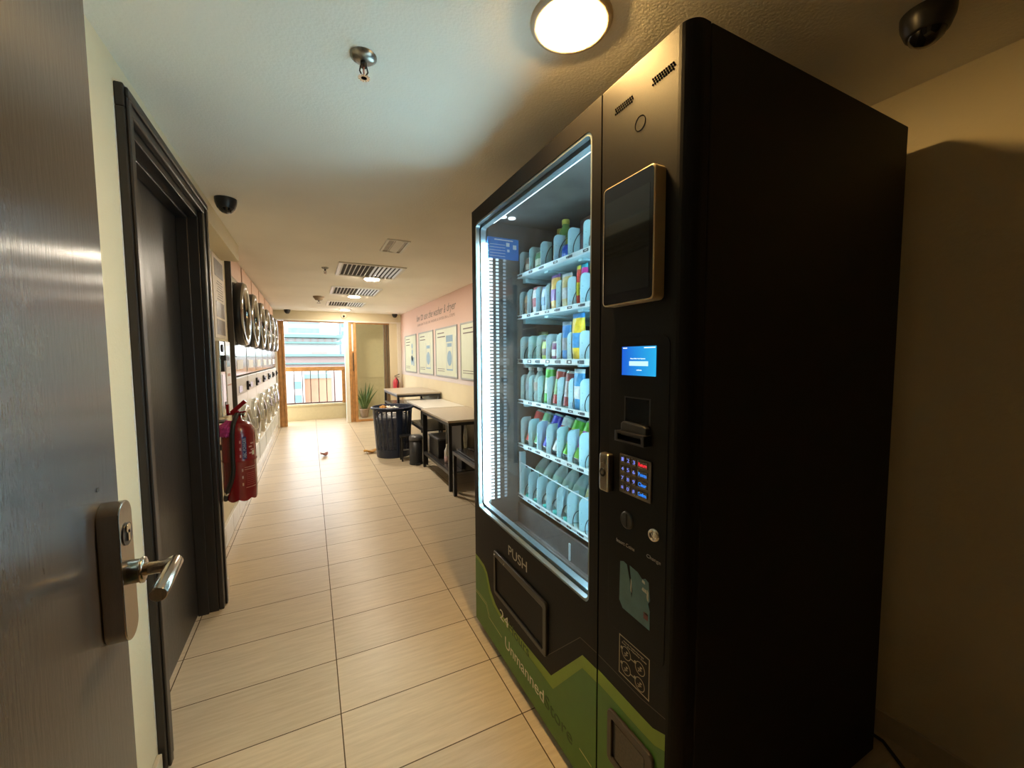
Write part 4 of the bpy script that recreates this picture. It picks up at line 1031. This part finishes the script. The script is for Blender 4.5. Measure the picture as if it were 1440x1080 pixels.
bm = bmesh.new(); box(bm, .845, 1.385, YF + .022, YF + .028, .045, 2.003); new('glass_pane', bm, glass_mat('door_glass', (.97, .98, .96), .03), w2)
bm = bmesh.new(); box(bm, .765, .785, YF - .030, YF - .008, 1.05, 1.42); box(bm, .770, .780, YF - .010, YF + .03, 1.08, 1.10); box(bm, .770, .780, YF - .010, YF + .03, 1.37, 1.39); new('door_handle', bm, STEEL, w2, bevel=.003)
bm = bmesh.new(); box(bm, .76, .79, YF + .026, YF + .030, 1.45, 2.0); new('light_gap', bm, TRIMLIGHT, w2)
# balcony floor slab is part of floor; parapet, cream side wall, rail
bm = bmesh.new(); box(bm, -1.5, .72, 9.60, 9.75, 0, .30); box(bm, -1.5, .72, 9.58, 9.77, .30, .335); struct(new('wall_parapet', bm, GREYWALL, bevel=.003))
bm = bmesh.new(); box(bm, .72, 2.2, 9.66, 9.80, -.12, 2.6); box(bm, .88, 2.2, 9.645, 9.66, .865, .875); struct(new('wall_balcony', bm, GREYWALL))
bm = bmesh.new(); box(bm, 1.75, 2.2, YF + .12, 9.66, 0, 2.6); struct(new('wall_balcony_side', bm, GREYWALL))
bm = bmesh.new(); box(bm, -1.5, 2.2, YF + .12, 9.80, 2.45, 2.6); struct(new('ceiling_balcony', bm, GREYWALL))
rl = thing('balcony_railing', 'brown wood and iron railing on the balcony parapet', 'railing', (.08, 9.62, .335))
bm = bmesh.new(); box(bm, -1.1, .70, 9.60, 9.68, 1.04, 1.13); new('top_rail', bm, WOOD, rl, bevel=.006)
bm = bmesh.new(); box(bm, .60, .70, 9.60, 9.68, .337, 1.04); new('end_post', bm, WOOD, rl, bevel=.005)
bm = bmesh.new(); box(bm, -1.1, .60, 9.62, 9.66, .345, .375); new('bottom_rail', bm, mat('iron_brown', (.10, .05, .04), rough=.5, noise=.1), rl)
for k in range(10):
    x = .45 - k * .155
    bm = bmesh.new(); box(bm, x - .008, x + .008, 9.632, 9.648, .375, 1.04); new('baluster', bm, mat('iron_brown', (.10, .05, .04)), rl)
# potted aloe
pp = thing('potted_plant', 'spiky green aloe in a clay pot behind the glass door', 'plant', (1.03, 9.42, 0))
bm = bmesh.new(); lathe(bm, [(0, .002), (.07, .002), (.095, .17), (.105, .18), (.105, .20), (.09, .20), (.085, .18), (0, .18)], (1.03, 9.42, 0), seg=24); new('pot', bm, POT, pp)
lf = None
for k in range(16):
    a = k * 2.4; ln = .34 + .22 * random.random(); tilt = .10 + .42 * random.random()
    bm = bmesh.new(); pts = []; rs = []
    for i in range(8):
        t_ = i / 7; rad = .02 + ln * math.sin(tilt) * t_ * (1 + .4 * t_); zz_ = .18 + ln * math.cos(tilt) * t_ * (1.1 - .25 * t_ * tilt) + .05 * k / 16
        pts.append((1.03 + rad * math.cos(a), 9.42 + rad * math.sin(a) * .5, zz_)); rs.append(.030 * (1 - t_) ** .7 + .001)
    tube(bm, pts, rs, seg=6); new('leaf', bm, LEAF, pp)
# small extinguisher at the far right
fe = thing('fire_extinguisher', 'small red extinguisher hung in the far right corner', 'fire extinguisher', (1.60, 8.74, .55))
bm = bmesh.new(); lathe(bm, [(0, .52), (.06, .52), (.065, .54), (.065, .80), (.05, .85), (.02, .87), (.015, .90), (0, .90)], (1.60, 8.74, 0), seg=24); new('cylinder', bm, REDPINK, fe)
bm = bmesh.new(); box(bm, -.03, .08, -.01, .01, 0, .012, rot=Matrix.Translation((1.60, 8.74, .93)) @ Matrix.Rotation(-.4, 4, 'Y')); box(bm, -.02, .07, -.01, .01, 0, .010, rot=Matrix.Translation((1.60, 8.74, .905))); new('lever', bm, RUBBER, fe)
bm = bmesh.new(); tube(bm, smooth([Vector((1.60, 8.69, .89)), Vector((1.64, 8.67, .82)), Vector((1.62, 8.66, .70)), Vector((1.64, 8.67, .58))]), .010, seg=8); new('hose', bm, RUBBER, fe)
bm = bmesh.new(); box(bm, 1.58, 1.62, 8.80, YF, .70, .74); new('wall_bracket', bm, BLKMETAL, fe)

# ------------------------------------------------------------------ mural and posters on the right wall
mu = thing('wall_mural', 'pink printed mural with laundry instructions title on the right wall', 'mural', (XR, 6.4, 1.5))
bm = bmesh.new(); vs = box(bm, XR - .004, XR - .0005, 2.6, YF - .035, .965, 2.1)
for v in vs:
    if v.co.z > 2: v.co.z = cz(v.co.y) - .003
new('mural_sheet', bm, MURAL, mu)
def words(name, body, y0, z0, w, h, m_, shear=0.0):
    ws = body.split(' '); tot = sum(len(q) for q in ws) + .8 * (len(ws) - 1); y = y0
    for q in ws:
        asc = any(c in 'hdtkbfl&' or c.isupper() for c in q); desc = any(c in 'gyp' for c in q)
        zz0 = z0 - (.25 * h if desc else 0); hh = (h if asc else .7 * h) + (.25 * h if desc else 0)
        text(name, q, '-x', (y, zz0, XR - .0045), w * len(q) / tot, hh, m_, mu, shear=shear)
        y -= w * (len(q) + .8) / tot
words('title_word', 'how to use the washer & dryer', 7.35, 1.950, 2.20, .115, INKGREY, .35)
words('subtitle_word', 'LEARN HOW TO USE OUR WASHERS & DRYERS IN 6 STEPS', 7.30, 1.865, 2.10, .040, mat('ink_brown', (.30, .20, .17), rough=.6, noise=.02))
plist = [(7.40, 8.36), (6.26, 7.20), (5.10, 6.12), (3.95, 4.97), (2.80, 3.82)]
names = ['framed yellow-green laundry poster farthest from camera on pink wall', 'second framed laundry poster from the far corner', 'third framed laundry poster from the far corner', 'framed laundry poster partly hidden by the vending machine']
for i, (a, b_) in enumerate(plist[:4]):
    p = thing('laundry_poster', names[i], 'poster', (XR, (a + b_) / 2, 1.39), 'framed posters on the pink wall')
    X0 = XR - .0045
    bm = bmesh.new(); box(bm, X0 - .006, X0, a + .02, b_ - .02, 1.05, 1.725); new('poster_sheet', bm, POSTER, p)
    bm = bmesh.new(); ring_prism(bm, [(a, 1.03), (b_, 1.03), (b_, 1.745), (a, 1.745)], [(a + .022, 1.052), (b_ - .022, 1.052), (b_ - .022, 1.723), (a + .022, 1.723)], 'yz', X0 - .012, X0 - .0005); new('poster_frame', bm, POSTERFR, p, bevel=.002)
    w = b_ - a; S = X0 - .0062
    bm = bmesh.new()
    for k in range(2 + (i == 0)): box(bm, S - .0006, S, b_ - .10 * w - (.33 + .05 * (k % 2)) * w, b_ - .10 * w, 1.66 - k * .055, 1.675 - k * .055)
    for k in range(2): box(bm, S - .0006, S, b_ - .08 * w - .36 * w, b_ - .08 * w, 1.11 + k * .03, 1.118 + k * .03)
    new('printed_text', bm, INKGREY, p)
    bm = bmesh.new(); yy = a + .33 * w
    if i == 0:
        box(bm, S - .0006, S, yy - .13, yy - .05, 1.16, 1.32)
        for z_ in (1.30, 1.42, 1.53): cyl(bm, (S - .0007, yy + .02, z_), (S, yy + .02, z_), .06 - .01 * (z_ > 1.4), seg=20)
        cyl(bm, (S - .0007, yy + .05, 1.26), (S, yy + .05, 1.26), .09, seg=20)
    else:
        box(bm, S - .0006, S, yy - .13, yy + .13, 1.13, 1.15); box(bm, S - .0006, S, yy - .14, yy - .13, 1.13, 1.55); box(bm, S - .0006, S, yy + .13, yy + .14, 1.13, 1.55)
        box(bm, S - .0006, S, yy - .10, yy + .10, 1.46, 1.51)
        cyl(bm, (S - .0007, yy, 1.30), (S, yy, 1.30), .105, seg=28)
        if i == 2: box(bm, S - .0006, S, yy - .15, yy + .15, 1.53, 1.62); box(bm, S - .0006, S, a + .05, a + .06, 1.1, 1.6)
    new('printed_drawing', bm, INKBLUE, p)

# ------------------------------------------------------------------ tables and bench
def table(name, label, x0, x1, y0, y1, h, shelf_z, top_m=TABLETOP):
    t = thing(name, label, 'table', ((x0 + x1) / 2, (y0 + y1) / 2, 0))
    bm = bmesh.new(); box(bm, x0, x1, y0, y1, h - .022, h); new('tabletop', bm, top_m, t, bevel=.002)
    l = .032
    bm = bmesh.new()
    for (a, b_, c, d) in ((x0 + .008, x1 - .008, y0 + .01, y0 + .01 + l), (x0 + .008, x1 - .008, y1 - .01 - l, y1 - .01), (x0 + .008, x0 + .008 + l, y0 + .042, y1 - .042), (x1 - .008 - l, x1 - .008, y0 + .042, y1 - .042)):
        box(bm, a, b_, c, d, h - .054, h - .0225)
    new('apron', bm, BLKMETAL, t, bevel=.001)
    for x in (x0 + .008, x1 - .008 - l):
        for y in (y0 + .01, y1 - .01 - l):
            bm = bmesh.new(); box(bm, x, x + l, y, y + l, 0, h - .0545); new('leg', bm, BLKMETAL, t, bevel=.001)
    if shelf_z:
        bm = bmesh.new(); box(bm, x0 + .041, x1 - .041, y0 + .03, y1 - .03, shelf_z - .012, shelf_z); new('lower_shelf', bm, SHELFBLK, t)
        bm = bmesh.new(); box(bm, x0 + .010, x0 + .0405, y0 + .043, y1 - .043, shelf_z - .025, shelf_z + .006); box(bm, x1 - .0405, x1 - .010, y0 + .043, y1 - .043, shelf_z - .025, shelf_z + .006); new('shelf_rail', bm, BLKMETAL, t, bevel=.001)
    return t
table('folding_table', 'low beige topped table with dark shelf nearest vending machine', 1.165, 1.728, 3.74, 4.80, .70, .185)
table('folding_table', 'low table between the near beige table and higher far table', 1.208, 1.728, 4.83, 5.82, .70, .42, mat('white_laminate', (.72, .70, .66), rough=.3, noise=.02))
table('folding_table', 'higher beige table near the far corner behind the basket', 1.08, 1.728, 5.87, 7.02, .80, .60)
bn_ = thing('slatted_bench', 'low black slatted bench partly hidden behind the vending machine', 'bench', (1.45, 3.1, 0))
for (x, y) in ((1.17, 3.60), (1.17, 2.55), (1.68, 3.60), (1.68, 2.55)):
    bm = bmesh.new(); box(bm, x, x + .03, y, y + .03, 0, .40); new('leg', bm, BLKMETAL, bn_, bevel=.001)
bm = bmesh.new(); box(bm, 1.17, 1.20, 2.55, 3.63, .40, .43); box(bm, 1.68, 1.71, 2.55, 3.63, .40, .43); box(bm, 1.20, 1.68, 3.60, 3.63, .40, .43); box(bm, 1.20, 1.68, 2.55, 2.58, .40, .43); new('bench_frame', bm, BLKMETAL, bn_, bevel=.001)
for k in range(4):
    bm = bmesh.new(); box(bm, 1.205 + k * .12, 1.205 + k * .12 + .10, 2.56, 3.62, .431, .448); new('slat', bm, SHELFBLK, bn_, bevel=.002)
# things under the near table
t = thing('storage_crate', 'black box on lower shelf of the near beige table', 'box', (1.35, 4.6, .186))
bm = bmesh.new(); box(bm, 1.24, 1.55, 4.36, 4.74, .187, .40); new('crate_body', bm, BLKPLAST, t, bevel=.006)
bm = bmesh.new(); box(bm, 1.232, 1.558, 4.352, 4.748, .385, .405); new('crate_rim', bm, mat('grey_rim', (.10, .10, .11), rough=.4, noise=.1), t, bevel=.003)
t = thing('folded_board', 'tall black board standing on the near table lower shelf', 'board', (1.40, 4.2, .186))
bm = bmesh.new(); box(bm, 1.33, 1.36, 3.84, 4.34, .187, .64); new('board_panel', bm, BLKPLAST, t, bevel=.003)
bm = bmesh.new(); box(bm, 1.322, 1.33, 4.325, 4.34, .187, .64); new('board_edge', bm, mat('grey_edge', (.35, .35, .35), rough=.4, noise=.05), t)
t = thing('spray_bottle', 'small white bottle with pink base standing against black board', 'bottle', (1.28, 4.16, .186))
bm = bmesh.new(); lathe(bm, [(0, 0), (.028, 0), (.030, .01), (.030, .07), (0, .071)], (1.28, 4.16, .187), seg=16); new('bottle_base', bm, mat('pale_pink', (.65, .45, .48), rough=.4, noise=.05), t)
bm = bmesh.new(); lathe(bm, [(.029, .072), (.029, .13), (.012, .165), (.011, .20), (0, .20)], (1.28, 4.16, .187), seg=16); new('bottle_top', bm, WHITE, t)
# plastic bag hanging from the table edge
bm = bmesh.new()
lathe(bm, [(.006, .0), (.02, -.06), (.03, -.13), (.022, -.21), (.010, -.27), (0, -.28)], (1.36, 3.80, .645), seg=12, sx=.8, sy=.5)
tag(new('plastic_bag', bm, mat('thin_bag', (.5, .5, .48), rough=.2, alpha=.55, noise=.2)), 'clear plastic bag hanging under the near table edge', 'bag')

# ------------------------------------------------------------------ laundry basket
bc = Vector((.965, 5.57, 0)); bkt = thing('laundry_basket', 'tall navy plastic laundry basket with slotted sides', 'basket', bc)
def rad(z): return .215 + (.258 - .215) * (z / .66)
bm = bmesh.new(); NS = 72
zs = [0, .02, .055]
zz_ = .10
while zz_ < .60: zs += [zz_, zz_ + .0085]; zz_ += .0195
zs += [.615, .645]
solid = lambda i: (i % 9) in (0,)
rings = [[bm.verts.new((bc.x + rad(z) * math.cos(2 * PI * i / NS), bc.y + rad(z) * math.sin(2 * PI * i / NS), z)) for i in range(NS)] for z in zs]
for k in range(len(zs) - 1):
    open_row = (zs[k + 1] - zs[k] > .0095) and (zs[k] >= .10) and zs[k] < .60
    for i in range(NS):
        if open_row and (i % 3 != 0) and (i % 18 not in (1, 2, 3)): continue
        if zs[k] < .001: pass
        bm.faces.new((rings[k][i], rings[k][(i + 1) % NS], rings[k + 1][(i + 1) % NS], rings[k + 1][i])).smooth = True
bm.faces.new(rings[0][::-1])
o = new('basket_shell', bm, BASKET, bkt); sm = o.modifiers.new('solid', 'SOLIDIFY'); sm.thickness = .005; sm.offset = -1
bm = bmesh.new(); lathe(bm, [(rad(.64), .640), (rad(.64) + .020, .640), (rad(.64) + .022, .658), (rad(.64) + .004, .668), (rad(.64) - .008, .660), (rad(.64), .640)], bc, seg=72); new('rim', bm, BASKET, bkt)
bm = bmesh.new(); tube(bm, [bc + Vector((math.cos(a) * (rad(.64) + .016), math.sin(a) * (rad(.64) + .016), .662)) for a in (1.2, 1.4, 1.6, 1.8, 2.0)], .008, seg=8); new('handle', bm, BASKET, bkt)
# crumpled rubbish inside
random.seed(3)
for k, (dx, dy, c, nm, lb) in enumerate(((-.12, .02, (.55, .28, .08), 'crumpled_wrapper', 'crumpled orange-brown wrapper poking above left basket rim'), (.02, -.03, (.8, .8, .78), 'tissue', 'white crumpled tissue at the middle top of the basket'), (-.05, .08, (.75, .7, .65), 'tissue', 'pale crumpled tissue behind the orange wrapper in basket'))):
    bm = bmesh.new(); cc_ = bc + Vector((dx, dy, .625 + (.02 if k == 0 else 0)))
    res = bmesh.ops.create_icosphere(bm, subdivisions=3, radius=.055, matrix=Matrix.Translation(cc_))
    for v in bm.verts:
        d_ = (v.co - cc_); v.co = cc_ + d_ * (1 + .35 * math.sin(d_.x * 130 + k) * math.sin(d_.y * 110) + .2 * random.uniform(-1, 1)) * (.9 if k else .8)
        v.co.z = cc_.z + (v.co.z - cc_.z) * .7
    tag(new(nm, bm, mat('litter_%d' % k, c, rough=.8, noise=.3, nscale=30)), lb, 'litter')
# added filler under the wrappers, pale to stand for light through the slots
bm = bmesh.new(); lathe(bm, [(0, .61), (.09, .60), (.17, .56), (rad(.5) - .012, .50), (rad(.3) - .012, .3), (.18, .03), (0, .03)], bc, seg=36)
for v in bm.verts:
    if v.co.z > .4: v.co.z += .012 * math.sin(v.co.x * 60) * math.sin(v.co.y * 70)
    v.co.x = bc.x + (v.co.x - bc.x) * (.95); v.co.y = bc.y + (v.co.y - bc.y) * .95
tag(new('slot_light_filler', bm, mat('slot_light_grey', (.30, .30, .30), rough=.35, noise=.3, nscale=20)), 'added pale filler standing for light through navy basket slots', 'bag')
# pedal bin and step stool
pb = thing('pedal_bin', 'small round black pedal bin between basket and near table', 'bin', (1.145, 4.965, 0))
P_ = Vector((1.13, 4.965, 0))
bm = bmesh.new(); lathe(bm, [(0, .0), (.080, .0), (.083, .012), (.078, .02), (.080, .30), (0, .30)], P_, seg=32); new('bin_body', bm, BLKPLAST, pb)
bm = bmesh.new(); lathe(bm, [(.083, .301), (.085, .325), (.078, .345), (.055, .362), (0, .368)], P_, seg=32); new('bin_lid', bm, mat('lid_grey', (.09, .09, .095), rough=.3, noise=.1), pb)
bm = bmesh.new(); box(bm, P_.x - .03, P_.x + .03, P_.y - .115, P_.y - .078, .012, .022); new('pedal', bm, BLKMETAL, pb, bevel=.002)
sb = thing('step_stool', 'little black plastic stool behind pedal bin beside navy basket', 'stool', (1.06, 5.20, 0))
bm = bmesh.new(); box(bm, .985, 1.135, 5.13, 5.27, .30, .325); new('seat', bm, BLKPLAST, sb, bevel=.006)
for x in (.99, 1.11):
    for y in (5.135, 5.245):
        bm = bmesh.new(); box(bm, x, x + .02, y, y + .02, 0, .30); new('leg', bm, BLKPLAST, sb, bevel=.003)
bm = bmesh.new(); box(bm, 1.01, 1.11, 5.137, 5.149, .14, .155); new('crossbar', bm, mat('grey_bar', (.3, .3, .3), rough=.4, noise=.05), sb)
for o_ in [sb] : pass
sb.location.x += .0
# litter on the floor
def petal(c, L_, W_, m_, label, rot, name):
    bm = bmesh.new(); n = 8; g = []
    for i in range(n + 1):
        row = []
        for j in range(5):
            a = i / n; b_ = j / 4 * 2 - 1
            w = W_ * math.sin(PI * min(1, a * .92 + .05)) ** .7
            p = Vector((a * L_ - L_ / 2, b_ * w / 2, .002 + .022 * (b_ * b_) + .014 * math.sin(a * PI * 2 + 1) * (1) + .012))
            row.append(bm.verts.new(p))
        g.append(row)
    for i in range(n):
        for j in range(4): bm.faces.new((g[i][j], g[i + 1][j], g[i + 1][j + 1], g[i][j + 1])).smooth = True
    zmin = min(v.co.z for v in bm.verts)
    bmesh.ops.transform(bm, matrix=Matrix.Translation((c[0], c[1], .004 - zmin)) @ Matrix.Rotation(rot, 4, 'Z'), verts=bm.verts)
    o = new(name, bm, m_); s = o.modifiers.new('solid', 'SOLIDIFY'); s.thickness = .003
    return tag(o, label, 'litter')
petal((.125, 5.93, 0), .10, .12, mat('dry_leaf', (.42, .20, .18), rough=.6, noise=.3, nscale=60), 'curled reddish dry leaf on floor tiles mid corridor', .4, 'dry_leaf')
petal((.70, 5.82, 0), .19, .12, mat('orange_peel', (.62, .33, .07), rough=.6, noise=.3, nscale=60), 'crumpled orange peel on floor left of navy basket', .3, 'fruit_peel')

# ------------------------------------------------------------------ outside
BW = mat('building_pale', (0.3, 0.29, 0.275), rough=.9, noise=.03, nscale=.5)
BP = mat('building_pink', (0.29, 0.22, 0.2), rough=.9, noise=.03, nscale=.5)
BG = mat('ledge_green', (0.13, 0.22, 0.2), rough=.8, noise=.05, nscale=1)
BO = mat('wall_orange', (0.26, 0.14, 0.08), rough=.9, noise=.1, nscale=1)
BWIN = mat('window_teal', (0.06, 0.12, 0.14), rough=.2, noise=.1, nscale=2)
b1 = thing('building', 'pale low building with green roof ledges beyond the balcony', 'building', (-3, 42, -20))
bm = bmesh.new(); box(bm, -16, 2.2, 40.5, 60, -25, 3.1); new('wall', bm, BW, b1)
bm = bmesh.new(); box(bm, -16.3, 2.7, 40.1, 60, 3.15, 3.42); box(bm, -16.3, 2.6, 40.3, 60, 2.62, 2.78); new('roof_ledge', bm, BG, b1)
bm = bmesh.new()
for k in range(14): box(bm, -6 + k * .6, -5.9 + k * .6, 40.4, 40.5, 2.8, 3.1)
new('dentil', bm, BP, b1)
b2 = thing('building', 'pink terrace building with green ledges just above the railing', 'building', (0, 36, -20))
bm = bmesh.new(); box(bm, -15, 12, 36, 40, -25, 1.45); new('wall', bm, BP, b2)
bm = bmesh.new(); box(bm, -15, 12, 35.7, 40, 1.46, 1.64); box(bm, -15, 12, 35.85, 36, .85, .97); new('roof_ledge', bm, BG, b2)
bm = bmesh.new(); box(bm, .1, 1.2, 35.9, 36.2, 1.65, 1.85); new('roof_bench', bm, mat('roof_dark', (.25, .2, .18), rough=.8, noise=.1), b2)
b3 = thing('building', 'white building with teal windows behind railing left side', 'building', (-2, 25, -20))
bm = bmesh.new(); box(bm, -8, -.35, 25, 34, -25, .45); new('wall', bm, BW, b3)
for i in range(5):
    for j in range(5):
        bm = bmesh.new(); box(bm, -.85 - i * .75, -.5 - i * .75, 24.95, 25.02, -.35 - j * .75, .05 - j * .75); new('window', bm, BWIN, b3)
b4 = thing('building', 'orange walled block behind the railing middle', 'building', (.3, 26, -20))
bm = bmesh.new(); box(bm, -.35, 1.05, 26, 34, -25, .15); new('wall', bm, BO, b4)
bm = bmesh.new(); box(bm, -.35, 1.05, 25.9, 34, .16, .40); new('parapet', bm, BG, b4)
b5 = thing('building', 'pink walled block behind the railing right side', 'building', (3, 27, -20))
bm = bmesh.new(); box(bm, 1.05, 8, 27, 34, -25, .50); new('wall', bm, BP, b5)
b6 = thing('tower_block', 'tall blue glazed tower beyond the building roofs, left', 'building', (-3, 120, -20))
def tower(t, x0, x1, y, z1, c):
    bm = bmesh.new(); box(bm, x0, x1, y, y + 20, -30, z1); new('wall', bm, c, t)
    k = 0; z = 8
    while z < z1 - 1:
        bm = bmesh.new(); box(bm, x0 + .3, x1 - .3, y - .1, y, z, z + 1.2); new('window_band', bm, mat('tower_glass', (0.09, 0.17, 0.23), rough=.3, noise=.2, nscale=.6), t); z += 2.4
tower(b6, -5.2, 2.6, 120, 17, mat('tower_pale', (0.2, 0.245, 0.28), rough=.8, noise=.03, nscale=.2))
b7 = thing('tower_block', 'tall blue glazed tower beyond the building roofs, right', 'building', (13, 130, -20))
tower(b7, 8.2, 18, 130, 24, mat('tower_pale', (0.2, 0.245, 0.28)))

# ------------------------------------------------------------------ lights, world
w = bpy.data.worlds.new('world'); scene.world = w; w.use_nodes = True
bg = w.node_tree.nodes['Background']; bg.inputs[0].default_value = (.86, .93, 1.0, 1); bg.inputs[1].default_value = 3.5
# daylight portal in the far opening
pl = bpy.data.lights.new('daylight_portal', 'AREA'); pl.shape = 'RECTANGLE'; pl.size = 2.4; pl.size_y = 2.3
po = bpy.data.objects.new('daylight_portal', pl); COL.objects.link(po); po.location = (-.35, 9.70, 1.35); po.rotation_euler = (PI / 2, 0, 0)
pl.cycles.is_portal = True

scene.view_settings.view_transform = 'Standard'; scene.view_settings.look = 'None'
scene.view_settings.exposure = 1.05; scene.view_settings.gamma = 1.0; scene.view_settings.use_curve_mapping = False
cy = scene.cycles
cy.use_denoising = True; cy.max_bounces = 10; cy.diffuse_bounces = 6; cy.glossy_bounces = 4; cy.transparent_max_bounces = 16
cy.sample_clamp_indirect = 8.0
cy.caustics_reflective = False; cy.caustics_refractive = False
